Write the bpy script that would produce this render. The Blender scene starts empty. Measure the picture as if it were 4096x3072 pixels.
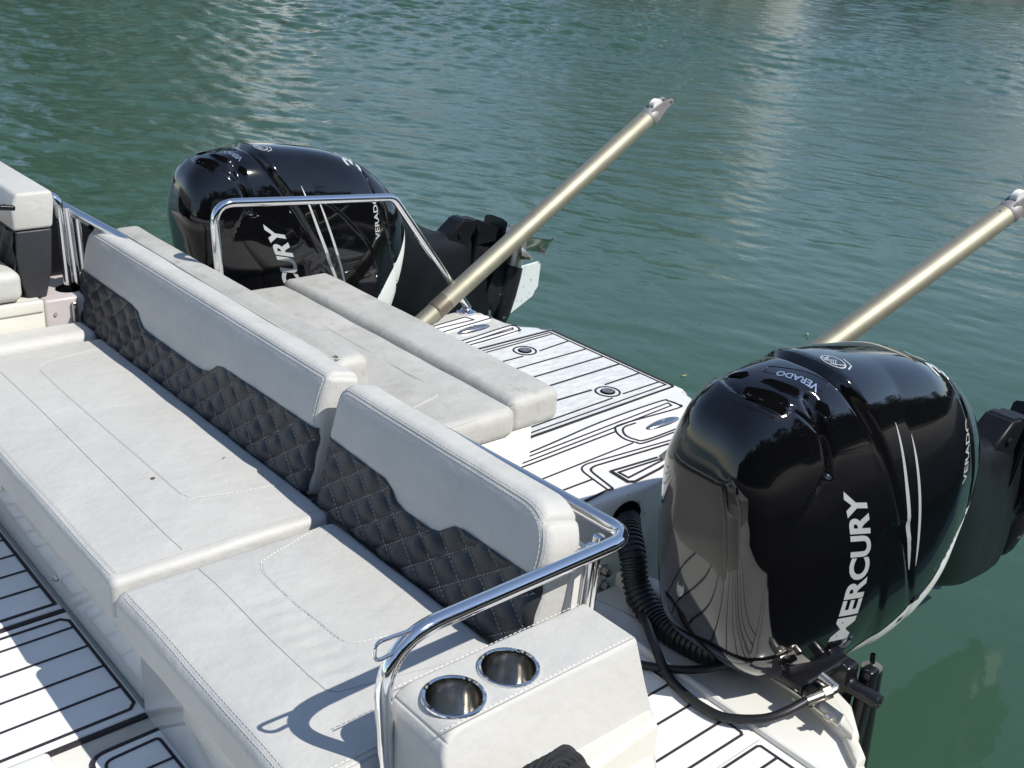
import bpy, bmesh, math, random
from mathutils import Vector, Matrix, noise
from mathutils.bvhtree import BVHTree
R=math.radians
sc=bpy.context.scene; COL=sc.collection
random.seed(7)
# ------------------------------------------------------------------ camera
def cam_axes(yaw,pitch,roll):
    f=Vector((math.sin(yaw)*math.cos(pitch),math.cos(yaw)*math.cos(pitch),-math.sin(pitch)))
    r=Vector((math.cos(yaw),-math.sin(yaw),0)); u=r.cross(f)
    c,s=math.cos(roll),math.sin(roll)
    return c*r+s*u,-s*r+c*u,f
r_,u_,f_=cam_axes(R(42.466),R(22.805),R(4.438))
cd=bpy.data.cameras.new('camera'); cam=bpy.data.objects.new('camera',cd); COL.objects.link(cam)
M=Matrix((r_,u_,-f_)).transposed().to_4x4(); M.translation=(0,0,1.9); cam.matrix_world=M
cd.sensor_width=36; cd.lens=39.273; cd.clip_start=.05; cd.clip_end=2000; sc.camera=cam
# ------------------------------------------------------------------ sky and sun
SD=Vector((-.40,.80,-1)).normalized()
EL=math.asin(-SD.z); AZ=math.atan2(-SD.x,-SD.y)
w=bpy.data.worlds.new('World'); sc.world=w; w.use_nodes=True
nt=w.node_tree; bg=nt.nodes['Background']; sky=nt.nodes.new('ShaderNodeTexSky'); sky.sky_type='NISHITA'
sky.sun_disc=False; sky.sun_elevation=EL; sky.sun_rotation=AZ; sky.altitude=0; sky.air_density=1.0; sky.dust_density=.05; sky.ozone_density=3
hs=nt.nodes.new('ShaderNodeHueSaturation'); hs.inputs['Saturation'].default_value=.86; nt.links.new(sky.outputs[0],hs.inputs['Color']); nt.links.new(hs.outputs[0],bg.inputs[0]); bg.inputs[1].default_value=.140
sl=bpy.data.lights.new('sun','SUN'); sl.energy=4.7; sl.angle=R(.5); sl.color=(1,.955,.88)
so=bpy.data.objects.new('sun',sl); COL.objects.link(so); so.rotation_euler=SD.to_track_quat('-Z','Y').to_euler()
sc.view_settings.view_transform='Standard'; sc.view_settings.look='None'; sc.view_settings.gamma=1; sc.view_settings.exposure=0.20
# ------------------------------------------------------------------ materials
class N:
    def __init__(s,name):
        s.m=bpy.data.materials.new(name); s.m.use_nodes=True; s.t=s.m.node_tree; s.b=s.t.nodes['Principled BSDF']
    def n(s,typ,**k):
        q=s.t.nodes.new('ShaderNode'+typ)
        for a,v in k.items():
            if a in q.inputs.keys(): q.inputs[a].default_value=v
            else: setattr(q,a,v)
        return q
    def l(s,a,b): s.t.links.new(a,b)
    def co(s,scale=(1,1,1)):
        t=s.n('TexCoord'); m=s.n('Mapping'); m.inputs['Scale'].default_value=scale; s.l(t.outputs['Object'],m.inputs[0]); return m.outputs[0]
    def noise(s,sc_,det=3,rough=.5,v=None):
        q=s.n('TexNoise'); q.inputs['Scale'].default_value=sc_; q.inputs['Detail'].default_value=det; q.inputs['Roughness'].default_value=rough
        s.l(v or s.co(),q.inputs['Vector']); return q.outputs[0]
    def ramp(s,f,stops):
        q=s.n('ValToRGB'); e=q.color_ramp.elements
        while len(e)<len(stops): e.new(.5)
        for i,(p,c) in enumerate(stops):
            e[i].position=p; e[i].color=(*c,1) if len(c)==3 else (c[0],)*3+(1,)
        s.l(f,q.inputs[0]); return q.outputs[0]
    def mix(s,f,a,b):
        q=s.n('Mix',data_type='RGBA')
        if hasattr(f,'links'): s.l(f,q.inputs[0])
        else: q.inputs[0].default_value=f
        for i,x in ((6,a),(7,b)):
            if hasattr(x,'links'): s.l(x,q.inputs[i])
            else: q.inputs[i].default_value=(*x,1)
        return q.outputs[2]
    def bump(s,h,dist,st=1.0,prev=None):
        q=s.n('Bump'); q.inputs['Strength'].default_value=st; q.inputs['Distance'].default_value=dist; s.l(h,q.inputs['Height'])
        if prev is not None: s.l(prev,q.inputs['Normal'])
        return q.outputs[0]
def basic(name,col,rough=.5,metal=0,coat=0,spec=.5,var=.0,vs=6,bump=0,bs=200):
    k=N(name); k.b.inputs['Roughness'].default_value=rough; k.b.inputs['Metallic'].default_value=metal
    k.b.inputs['Specular IOR Level'].default_value=spec; k.b.inputs['Coat Weight'].default_value=coat; k.b.inputs['Coat Roughness'].default_value=.03
    c=tuple(col)
    if var:
        f=k.ramp(k.noise(vs,5,.6),[(.3,(0,)),(.75,(1,))])
        k.l(k.mix(f,tuple(x*(1-var) for x in c),tuple(min(1,x*(1+var*.5)) for x in c)),k.b.inputs['Base Color'])
    else: k.b.inputs['Base Color'].default_value=(*c,1)
    if bump: k.l(k.bump(k.noise(bs,3),bump),k.b.inputs['Normal'])
    return k.m
def vinyl(name,c1,c2,stain=(.42,.42,.38),rough=.55,worn=.22):
    k=N(name)
    a=k.ramp(k.noise(4,6,.65),[(.35,(0,)),(.7,(1,))])
    base=k.mix(a,c1,c2)
    b=k.ramp(k.noise(11,8,.75),[(.52,(0,)),(.80,(1,))])
    mb=k.n('Math',operation='MULTIPLY'); k.l(b,mb.inputs[0]); mb.inputs[1].default_value=worn
    k.l(k.mix(mb.outputs[0],base,stain),k.b.inputs['Base Color'])
    k.b.inputs['Roughness'].default_value=rough; k.b.inputs['Specular IOR Level'].default_value=.35
    v=k.n('TexVoronoi'); v.inputs['Scale'].default_value=420; k.l(k.co(),v.inputs['Vector'])
    n1=k.bump(k.noise(6,4,.6),.020,.5); k.l(k.bump(v.outputs[0],.0006,.5,n1),k.b.inputs['Normal'])
    return k.m
M_VIN=vinyl('light_vinyl',(.465,.460,.436),(.52,.516,.492))
M_VIN2=vinyl('aged_vinyl',(.38,.375,.345),(.47,.465,.435),stain=(.25,.24,.205),worn=.8)
M_DARK=vinyl('charcoal_vinyl',(.026,.027,.032),(.040,.041,.047),stain=(.055,.055,.058),rough=.42,worn=.3)
M_THREAD=basic('pale_thread',(.68,.68,.66),.7)
M_GTHREAD=basic('grey_thread',(.42,.42,.42),.7)
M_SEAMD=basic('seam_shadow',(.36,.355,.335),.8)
M_GEL=basic('gelcoat_white',(.72,.715,.68),.14,coat=.6,var=.05,vs=3)
M_GELC=basic('gelcoat_cream',(.66,.645,.58),.3,coat=.3,var=.09,vs=5)
M_GELSH=basic('gelcoat_rail_shade',(.48,.44,.43),.3,var=.1,vs=6)  # pinkish grey puts the shade of the rails into the coaming colour
M_CHR=N('polished_steel'); M_CHR.b.inputs['Metallic'].default_value=1; M_CHR.b.inputs['Base Color'].default_value=(.78,.78,.79,1)
M_CHR.l(M_CHR.ramp(M_CHR.noise(60,4,.7),[(.4,(.03,)),(.8,(.13,))]),M_CHR.b.inputs['Roughness']); M_CHR=M_CHR.m
M_CLEAT=basic('cleat_steel',(.55,.54,.53),.2,1,var=.15,vs=40)
M_CUP=basic('cup_steel',(.66,.63,.58),.14,1,var=.4,vs=25)  # browner, uneven steel for the inside of the cups
M_STEEL=basic('brushed_steel',(.62,.58,.52),.28,1,var=.2,vs=30)
M_BRONZE=basic('stainless_propeller',(.66,.62,.58),.27,.85,var=.25,vs=14)
k=N('gold_anodised_tube'); k.b.inputs['Metallic'].default_value=.8; k.b.inputs['Base Color'].default_value=(.56,.53,.40,1); k.b.inputs['Roughness'].default_value=.58
k.l(k.mix(k.ramp(k.noise(12,6,.7),[(.45,(0,)),(.8,(1,))]),(.35,.335,.26),(.28,.265,.205)),k.b.inputs['Base Color']); M_GOLD=k.m
M_GOLDB=basic('bronze_band',(.20,.17,.13),.45,.6)
M_ALU=basic('grey_casting',(.30,.285,.285),.55,.35,var=.2,vs=30)
k=N('black_engine_paint'); k.b.inputs['Base Color'].default_value=(.003,.003,.004,1); k.b.inputs['Roughness'].default_value=.10
k.b.inputs['Specular IOR Level'].default_value=.15; k.b.inputs['Coat Weight'].default_value=1; k.b.inputs['Coat Roughness'].default_value=.015
k.l(k.bump(k.noise(3.0,2),.004,.35),k.b.inputs['Coat Normal']); k.l(k.ramp(k.noise(70,8,.85),[(.50,(.010,)),(.78,(.16,))]),k.b.inputs['Coat Roughness'])
vd=k.n('TexVoronoi'); vd.inputs['Scale'].default_value=60; k.l(k.co(),vd.inputs['Vector']); k.l(k.mix(k.ramp(vd.outputs[0],[(.03,(1,)),(.07,(0,))]),(.0028,.0028,.0038),(.03,.03,.031)),k.b.inputs['Base Color']); M_PAINT=k.m
M_LEG=basic('dark_leg_paint',(.007,.0075,.010),.42,0,0,.25,var=.4,vs=9)
k=N('worn_leg_paint'); f=k.ramp(k.noise(38,8,.8),[(.60,(0,)),(.66,(1,))]); k.l(k.mix(f,(.012,.013,.016),(.16,.18,.18)),k.b.inputs['Base Color']); k.b.inputs['Roughness'].default_value=.35; M_WLEG=k.m
k=N('chipped_white_paint'); f=k.ramp(k.noise(26,7,.7),[(.60,(0,)),(.63,(1,))]); k.l(k.mix(f,(.60,.66,.66),(.01,.012,.014)),k.b.inputs['Base Color']); k.b.inputs['Roughness'].default_value=.5; M_SKEG=k.m
M_BLK=basic('matte_black',(.003,.003,.0035),.8,spec=0)
M_RUB=basic('black_rubber',(.013,.014,.016),.42,var=.3,vs=20)
k=N('braided_rope'); wv=k.n('TexWave'); wv.inputs['Scale'].default_value=160; wv.inputs['Distortion'].default_value=3; k.l(k.co((1,1,1)),wv.inputs['Vector']); k.l(k.mix(wv.outputs[0],(.004,.004,.005),(.07,.07,.075)),k.b.inputs['Base Color']); k.b.inputs['Roughness'].default_value=.6; k.l(k.bump(wv.outputs[0],.002,1),k.b.inputs['Normal']); M_ROPE=k.m
M_SATIN=basic('satin_black',(.008,.008,.010),.25)
M_DECAL=basic('silver_decal',(.50,.53,.53),.4,.25,var=.12,vs=18)
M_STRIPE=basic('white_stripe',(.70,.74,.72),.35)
M_CHROMELET=basic('chrome_letter',(.8,.85,.95),.2,.9)
M_EDGE=basic('recess_edge',(.03,.03,.035),.2,coat=1)
M_WHITE=basic('white_plastic',(.74,.74,.71),.35,coat=.3)
M_LINE=basic('black_deck_caulk',(.018,.014,.020),.75,bump=.002,bs=90)
def deckmat(name,dirty):
    k=N(name)
    c=k.noise(3.2,6,.65); a=k.ramp(c,[(.3,(0,)),(.7,(1,))]); base=k.mix(a,(.66,.67,.665),(.76,.765,.755))
    if dirty:
        v=k.co((9,30,1)); st=k.ramp(k.noise(1.6,10,.8,v),[(.36,(0,)),(.72,(1,))])
        g=k.n('TexCoord'); s=k.n('SeparateXYZ'); k.l(g.outputs['Object'],s.inputs[0])
        mr=k.n('MapRange'); mr.inputs[1].default_value=2.98; mr.inputs[2].default_value=2.66; k.l(s.outputs[1],mr.inputs[0])
        mm=k.n('Math',operation='MULTIPLY'); k.l(mr.outputs[0],mm.inputs[0]); k.l(st,mm.inputs[1])
        base=k.mix(mm.outputs[0],base,(.38,.41,.42))
    else:
        st=k.ramp(k.noise(14,8,.75),[(.60,(0,)),(.85,(1,))]); base=k.mix(st,base,(.45,.455,.45))
    k.l(base,k.b.inputs['Base Color']); k.b.inputs['Roughness'].default_value=.8
    k.l(k.bump(k.noise(1.0,2,.5,k.co((30,160,30))),.0015,.7),k.b.inputs['Normal']); return k.m
M_MAT=deckmat('foam_deck',False); M_MATD=deckmat('weathered_foam_deck',True)
# water
k=N('harbour_water'); k.b.inputs['Roughness'].default_value=.03; k.b.inputs['IOR'].default_value=1.333
k.l(k.mix(k.ramp(k.noise(.15,3),[(.3,(0,)),(.7,(1,))]),(.032,.073,.047),(.041,.087,.060)),k.b.inputs['Base Color'])
tc=k.n('TexCoord')
def mp(scale,rot):
    m=k.n('Mapping'); m.inputs['Scale'].default_value=scale; m.inputs['Rotation'].default_value=(0,0,R(rot)); k.l(tc.outputs['Object'],m.inputs[0]); return m.outputs[0]
def mul(a,b):
    q=k.n('Math',operation='MULTIPLY')
    k.l(a,q.inputs[0])
    if hasattr(b,'links'): k.l(b,q.inputs[1])
    else: q.inputs[1].default_value=b
    return q.outputs[0]
h3=k.noise(1.0,4,.6,mp((15,9,1),-20))
vl=k.n('VectorMath',operation='DISTANCE'); k.l(tc.outputs['Object'],vl.inputs[0]); vl.inputs[1].default_value=(4.5,1.0,0)
mr=k.n('MapRange',clamp=True); mr.inputs[1].default_value=1.5; mr.inputs[2].default_value=14; mr.inputs[3].default_value=.10; mr.inputs[4].default_value=1.0; k.l(vl.outputs['Value'],mr.inputs[0])
b3=k.bump(mul(h3,mr.outputs[0]),.018,.6)
k.l(b3,k.b.inputs['Normal']); M_WATER=k.m
# ------------------------------------------------------------------ mesh helpers
class MB:
    def __init__(s): s.v=[]; s.f=[]; s.m=[]; s.mats=[]
    def mi(s,mat):
        if mat not in s.mats: s.mats.append(mat)
        return s.mats.index(mat)
    def add(s,vs,fs,mat,tf=None):
        o=len(s.v); i=s.mi(mat)
        s.v+=[tuple(tf@Vector(v)) if tf else tuple(v) for v in vs]
        s.f+=[tuple(o+j for j in f) for f in fs]; s.m+=[i]*len(fs)
    def box(s,x0,x1,y0,y1,z0,z1,mat,r=0,seg=3,tf=None):
        bm=bmesh.new(); bmesh.ops.create_cube(bm,size=1)
        for v in bm.verts: v.co=Vector(((x0+x1)/2+v.co.x*(x1-x0),(y0+y1)/2+v.co.y*(y1-y0),(z0+z1)/2+v.co.z*(z1-z0)))
        if r: bmesh.ops.bevel(bm,geom=bm.edges[:],offset=r,segments=seg,profile=.5,affect='EDGES')
        s.bm(bm,mat,tf)
    def bm(s,bm,mat,tf=None):
        bm.verts.index_update(); s.add([v.co.copy() for v in bm.verts],[[v.index for v in f.verts] for f in bm.faces],mat,tf); bm.free()
    def prism(s,poly,z0,z1,mat,r=0,seg=3,tf=None):
        bm=bmesh.new(); vs=[bm.verts.new((p[0],p[1],z0)) for p in poly]; f=bm.faces.new(vs)
        e=bmesh.ops.extrude_face_region(bm,geom=[f]); top=[v for v in e['geom'] if isinstance(v,bmesh.types.BMVert)]
        for v in top: v.co.z=z1
        bmesh.ops.recalc_face_normals(bm,faces=bm.faces)
        if r:
            es=[e for e in bm.edges if abs(e.verts[0].co.z-z1)<1e-6 and abs(e.verts[1].co.z-z1)<1e-6]
            bmesh.ops.bevel(bm,geom=es,offset=r,segments=seg,profile=.5,affect='EDGES')
        s.bm(bm,mat,tf)
    def tube(s,pts,r,mat,seg=14,caps=True,rad=None,squash=1):
        pts=[Vector(p) for p in pts]; n=len(pts); vs=[]; up=None
        for i,p in enumerate(pts):
            t=((pts[min(i+1,n-1)]-pts[max(i-1,0)])).normalized()
            if up is None:
                up=Vector((0,0,1)) if abs(t.z)<.9 else Vector((1,0,0))
            a=(up-t*up.dot(t)).normalized(); b=t.cross(a); up=a
            rr=rad[i] if rad else r
            for j in range(seg):
                q=2*math.pi*j/seg; vs.append(p+a*math.cos(q)*rr*squash+b*math.sin(q)*rr)
        fs=[(i*seg+j,i*seg+(j+1)%seg,(i+1)*seg+(j+1)%seg,(i+1)*seg+j) for i in range(n-1) for j in range(seg)]
        if caps: fs+=[tuple(reversed(range(seg))),tuple((n-1)*seg+j for j in range(seg))]
        s.add(vs,fs,mat)
    def lathe(s,prof,mat,seg=32,tf=None):
        vs=[];n=len(prof)
        for (r,z) in prof:
            for j in range(seg):
                q=2*math.pi*j/seg; vs.append((r*math.cos(q),r*math.sin(q),z))
        fs=[(i*seg+j,i*seg+(j+1)%seg,(i+1)*seg+(j+1)%seg,(i+1)*seg+j) for i in range(n-1) for j in range(seg)]
        s.add(vs,fs,mat,tf)
    def ribbon(s,pts,wd,z,mat,closed=False,h=.0025):
        P=[Vector((p[0],p[1])) for p in pts]; n=len(P); L=[];Rr=[]
        for i in range(n):
            a=P[i-1] if (i>0 or closed) else None; b=P[(i+1)%n] if (i<n-1 or closed) else None
            d1=(P[i]-a).normalized() if a is not None else None; d2=(b-P[i]).normalized() if b is not None else None
            if d1 is None: d1=d2
            if d2 is None: d2=d1
            n1=Vector((-d1.y,d1.x)); n2=Vector((-d2.y,d2.x)); m=(n1+n2)
            if m.length<1e-4: m=n1
            m.normalize(); k_=min(1.8,1/max(.3,m.dot(n1)))
            L.append(P[i]+m*wd/2*k_); Rr.append(P[i]-m*wd/2*k_)
        vs=[(*q,z) for q in L]+[(*q,z) for q in Rr]+[(*q,z-h) for q in L]+[(*q,z-h) for q in Rr]; fs=[]
        for i in range(n if closed else n-1):
            j=(i+1)%n
            fs+=[(i,n+i,n+j,j),(i,j,2*n+j,2*n+i),(n+j,n+i,3*n+i,3*n+j)]
        s.add(vs,fs,mat)
    def build(s,name,parent=None,smooth=True,angle=40,loc=None):
        me=bpy.data.meshes.new(name); me.from_pydata(s.v,[],s.f); me.update()
        for m in s.mats: me.materials.append(m)
        me.polygons.foreach_set('material_index',s.m)
        bm=bmesh.new(); bm.from_mesh(me); bmesh.ops.recalc_face_normals(bm,faces=bm.faces)
        ca=math.cos(R(angle))
        for e in bm.edges:
            if len(e.link_faces)==2 and e.link_faces[0].normal.dot(e.link_faces[1].normal)<ca: e.smooth=False
        bm.to_mesh(me); bm.free()
        me.polygons.foreach_set('use_smooth',[smooth]*len(me.polygons))
        o=bpy.data.objects.new(name,me); COL.objects.link(o)
        if loc: o.location=loc
        if parent: o.parent=parent
        return o
def tag(o,label=None,cat=None,group=None,kind=None):
    if label: o['label']=label
    if cat: o['category']=cat
    if group: o['group']=group
    if kind: o['kind']=kind
    return o
def empty(name,loc,rot=(0,0,0)):
    o=bpy.data.objects.new(name,None); COL.objects.link(o); o.location=loc; o.rotation_euler=rot; o.empty_display_size=.1; return o
def copy_tree(o,parent=None):
    c=o.copy(); COL.objects.link(c); c.parent=parent
    for ch in [q for q in bpy.data.objects if q.parent==o]: copy_tree(ch,c)
    return c
def spline(pts,n=8,closed=False):
    P=[Vector(p) for p in pts]; m=len(P); out=[]
    for i in range(m if closed else m-1):
        p1=P[i];p2=P[(i+1)%m]
        p0=P[i-1] if (i>0 or closed) else p1*2-p2; p3=P[(i+2)%m] if (i<m-2 or closed) else p2*2-p1
        for j in range(n):
            t=j/n; out.append(.5*((2*p1)+(p2-p0)*t+(2*p0-5*p1+4*p2-p3)*t*t+(3*p1-p0-3*p2+p3)*t**3))
    if not closed: out.append(P[-1])
    return out
def fillet(pts,rad,n=6,closed=False):
    """round the corners of a polyline"""
    P=[Vector(p) for p in pts]; m=len(P); out=[]
    for i in range(m):
        if not closed and i in (0,m-1): out.append(P[i]); continue
        a=P[i-1];b=P[i];c=P[(i+1)%m]; r=rad[i] if isinstance(rad,(list,tuple)) else rad
        u=(a-b);v=(c-b); ang=u.angle(v)
        if r<=0 or ang>3.1: out.append(b); continue
        d=min(r/math.tan(ang/2),u.length*.48,v.length*.48)
        s=b+u.normalized()*d; e=b+v.normalized()*d
        for j in range(n+1):
            t=j/n; out.append((1-t)**2*s+2*t*(1-t)*b+t*t*e)
    return out
def sm(a,b,x):
    t=max(0,min(1,(x-a)/(b-a))); return t*t*(3-2*t)
def rbox(mb,dim,r,res,mat,fn=None,tf=None):
    """rounded box from 0 to dim with an even grid, so that it can be pushed into upholstery shapes"""
    D=Vector(dim); idx={}; vs=[]; fs=[]
    def coords(L):
        n=max(2,int(L/res)); a=[i/n*L for i in range(n+1)]
        for q in (r*.15,r*.4,r*.7,r): a+=[q,L-q]
        return sorted(set(round(x,5) for x in a if 0<=x<=L))
    C=[coords(d) for d in D]
    def vert(p):
        key=tuple(round(x,5) for x in p)
        if key in idx: return idx[key]
        q=Vector(p); c=Vector([max(r,min(D[i]-r,q[i])) for i in range(3)]); d=q-c
        if d.length>1e-9:
            e=Vector([x/r for x in d]); 
            # cube corner to sphere
            x2,y2,z2=e.x**2,e.y**2,e.z**2
            e=Vector((e.x*math.sqrt(max(0,1-y2/2-z2/2+y2*z2/3)),e.y*math.sqrt(max(0,1-x2/2-z2/2+x2*z2/3)),e.z*math.sqrt(max(0,1-x2/2-y2/2+x2*y2/3))))
            q=c+e*r
        if fn: q=fn(q)
        vs.append(q); idx[key]=len(vs)-1; return idx[key]
    for ax in range(3):
        a,b=[i for i in range(3) if i!=ax]
        for side in (0,D[ax]):
            for i in range(len(C[a])-1):
                for j in range(len(C[b])-1):
                    q=[]
                    for (ii,jj) in ((i,j),(i+1,j),(i+1,j+1),(i,j+1)):
                        p=[0,0,0]; p[ax]=side; p[a]=C[a][ii]; p[b]=C[b][jj]; q.append(vert(p))
                    if len(set(q))>2: fs.append(tuple(dict.fromkeys(q)))
    mb.add(vs,fs,mat,tf)
def stitch(mb,pts,r,mat,dash=.009,gap=.004,lift=0):
    P=[Vector(p) for p in pts]; acc=0; cur=[]
    L=[0]
    for i in range(1,len(P)): L.append(L[-1]+(P[i]-P[i-1]).length)
    def at(d):
        for i in range(1,len(P)):
            if L[i]>=d: t=(d-L[i-1])/max(1e-9,L[i]-L[i-1]); return P[i-1].lerp(P[i],t)
        return P[-1]
    d=0
    while d<L[-1]-dash:
        a=at(d);b=at(d+dash); mb.tube([a,b],r,mat,seg=4); d+=dash+gap
# ------------------------------------------------------------------ water, dock, far shore
import numpy as np
def build_water():
    rs=np.random.RandomState(11)
    # radial rows widen with distance; columns are dense over the open basin and coarse elsewhere
    r=[1.2]
    while r[-1]<60: r.append(r[-1]*1.0030+.003)
    while r[-1]<420: r.append(r[-1]*1.05)
    r=np.array(r)
    a=np.radians(np.concatenate([np.linspace(-2,90,1050),np.linspace(94,354,40)]))
    A,Rr=np.meshgrid(a,r); X=Rr*np.sin(A); Y=Rr*np.cos(A); Z=np.zeros_like(X)
    dr=np.gradient(r)[:,None]*np.ones_like(X)
    D=np.hypot(X-4.8,Y-1.2)
    calm=np.clip((D-1.8)/16.0,0,1)**1.35*.94+.06
    patch=.78+.42*np.sin(X*.23+1.3*np.sin(Y*.11))*np.sin(Y*.19-.6+1.1*np.sin(X*.07))
    for i in range(84):
        lam=.13*(1.5/.13)**(i/83.0)*rs.uniform(.9,1.1); k_=2*math.pi/lam; th=R(70)+rs.normal(0,.55)
        amp=.0290*lam**1.05/ (1.0)*.19*(2.1 if lam<.3 else 1.8 if lam<.8 else 1.0)
        f=np.clip((lam/dr-2.6)/2.0,0,1)
        loc=.65+.6*np.sin(X*.31*rs.uniform(.5,1.5)+rs.uniform(0,6))*np.sin(Y*.27*rs.uniform(.5,1.5)+rs.uniform(0,6))
        ph=k_*(X*math.sin(th)+Y*math.cos(th))+rs.uniform(0,6.28)
        Z+=amp*f*loc*(np.sin(ph)+.22*np.sin(2*ph+.7))
    Z*=calm*patch
    nr,na=X.shape; V=np.stack([X,Y,Z],-1).reshape(-1,3)
    i=np.arange(nr-1)[:,None]; j=np.arange(na)[None,:]; j2=(j+1)%na
    F=np.stack([i*na+j,i*na+j2,(i+1)*na+j2,(i+1)*na+j],-1).reshape(-1,4)[:, ::-1]
    me=bpy.data.meshes.new('water'); me.vertices.add(len(V)); me.vertices.foreach_set('co',V.astype(np.float32).ravel())
    me.loops.add(F.size); me.loops.foreach_set('vertex_index',F.astype(np.int32).ravel()); me.polygons.add(len(F))
    me.polygons.foreach_set('loop_start',np.arange(0,F.size,4,dtype=np.int32)); me.polygons.foreach_set('use_smooth',[True]*len(F))
    me.update(calc_edges=True); me.materials.append(M_WATER)
    o=bpy.data.objects.new('water',me); COL.objects.link(o); o.location=(0,0,-.42); return o
wt=build_water(); tag(wt,kind='structure')
mb=MB(); mb.prism([(-12,-6),(16,-6),(16,.30),(2.3,.30),(2.2,.42),(-12,.42)],-.6,.25,basic('dock_planks',(.12,.105,.09),.8,var=.3,vs=3)); tag(mb.build('dock'),kind='structure')
# ================================================================== BOAT
boat=empty('motorboat',(1.0,2.9,-.4)); tag(boat,'white motorboat stern with cockpit bench, swim platform and handrails','boat')
BO=Vector((1.0,2.9,-.4))
def bpart(mb,name,parent=None,**k):
    mb.v=[tuple(Vector(v)-BO) for v in mb.v]
    o=mb.build(name,parent or boat,**k); return o
# hull
mb=MB()
mb.prism([(-3,.62),(2.12,.62),(2.23,.98),(2.24,1.02),(2.29,1.07),(2.37,1.145),(2.41,1.25),(2.42,1.6),(2.25,1.8),(2.2,2.04),(2.2,3.76),(2.25,4.0),(2.42,4.2),(2.41,4.55),(2.24,4.78),(2.12,5.18),(-3,5.18)],-.75,-.02,M_GEL,r=.03)
bpart(mb,'hull')
# cockpit sole
mb=MB(); mb.box(-2.5,.92,.9,4.2,-.018,-.004,M_GEL); bpart(mb,'cockpit_floor')
def mat_panel(outline,lines,z,name,mat,label=None,th=.010,wide=()):
    mb=MB(); mb.prism(outline,z-th,z,mat,r=.003,seg=1)
    for pts,wd,closed in lines: mb.ribbon(pts,wd,z+.0028,M_LINE,closed,h=.004)
    o=bpart(mb,name,smooth=False); 
    if label: o['label']=label
    return o
# forward cockpit mat
L=[([(-1,2.79),(.866,2.79),(.866,4.05)],.010,False)]
for i in range(12): L.append(([(-1,2.90+i*.104),(.862,2.90+i*.104)],.007,False))
mat_panel([(-1,2.765),(.877,2.765),(.877,4.02),(-1,4.02)],L,.004,'foam_decking',M_MAT)
L=[([(-1,2.709),(.850,2.709),(.868,2.690),(.868,2.262),(.850,2.243),(-1,2.225)],.008,False)]
for y in (2.655,2.551,2.446,2.340): L.append(([(-1,y-.02),(.866,y)],.006,False))
mat_panel([(-1,2.218),(.879,2.218),(.879,2.738),(-1,2.738)],L,.004,'foam_decking',M_MAT)
mb=MB(); mb.box(-1,.879,2.741,2.762,-.003,.001,M_LINE); mb.box(-1,.879,2.197,2.215,-.003,.001,M_LINE); bpart(mb,'mat_gap')
L=[(fillet([(.69,1.0),(.722,2.10),(.862,2.106),(.866,1.0)],[0,.03,.012,0],5),.007,False)]
for y in (2.022,1.92,1.815): L.append(([(.722,y),(.864,y)],.006,False))
mat_panel(fillet([(.66,1.0),(.70,2.13),(.878,2.133),(.878,1.0)],[0,.05,0,0],6),L,.004,'foam_decking',M_MAT)
mb=MB(); mb.ribbon(fillet([(.66,1.0),(.70,2.135),(.878,2.138)],[0,.05,0],6),.010,.0045,M_LINE); bpart(mb,'mat_gap')
mb=MB(); rbox(mb,(.13,.06,.035),.016,.02,M_GEL,tf=Matrix.Translation((.50,2.13,-.004))); bpart(mb,'moulded_step')
# bench base
mb=MB(); mb.box(.892,1.60,2.262,4.03,-.01,.30,M_GEL,r=.012)
mb.box(.876,.893,2.330,3.10,.165,.236,M_GELC,r=.004)
mb.box(.876,.893,3.22,3.98,.165,.236,M_GELC,r=.004)
bpart(mb,'bench_base')
mb=MB(); mb.prism([(.876,1.36),(1.60,1.36),(1.60,2.236),(.892,2.236),(.876,2.215)],-.01,.27,M_GEL,r=.012)
mb.box(.862,.877,1.40,1.96,.15,.215,M_GELC,r=.004)
bpart(mb,'bench_base')
for (y,z) in ((2.262,.245),(3.155,.205),(2.83,.06)):
    mb=MB(); tf=Matrix.Translation((.892,y,z))@Matrix.Rotation(R(-90),4,'Y'); mb.lathe([(0,-.002),(.010,-.002),(.010,.004),(.006,.008),(.006,.013),(0,.014)],M_STEEL,16,tf); bpart(mb,'snap_stud')
# walkway
mb=MB(); mb.box(1.02,2.10,.7,2.3,-.05,-.006,M_GEL,r=.01); bpart(mb,'side_walkway')
L=[([(1.3,1.262),(2.048,1.262),(2.054,1.27),(2.054,1.95)],.006,False)]
for y in (1.328,1.42,1.513,1.607,1.70,1.795): L.append(([(1.3,y-.005),(2.052,y)],.006,False))
mat_panel([(1.3,1.238),(2.081,1.238),(2.081,1.99),(1.3,1.99)],L,.002,'foam_decking',M_MAT)
L=[([(1.3,1.211),(2.045,1.211),(2.053,1.205),(2.056,.8)],.006,False)]
for y in (1.154,1.07): L.append(([(1.3,y),(2.052,y)],.006,False))
mat_panel([(1.3,.8),(2.083,.8),(2.076,1.226),(1.3,1.218)],L,.002,'foam_decking',M_MAT)
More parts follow.
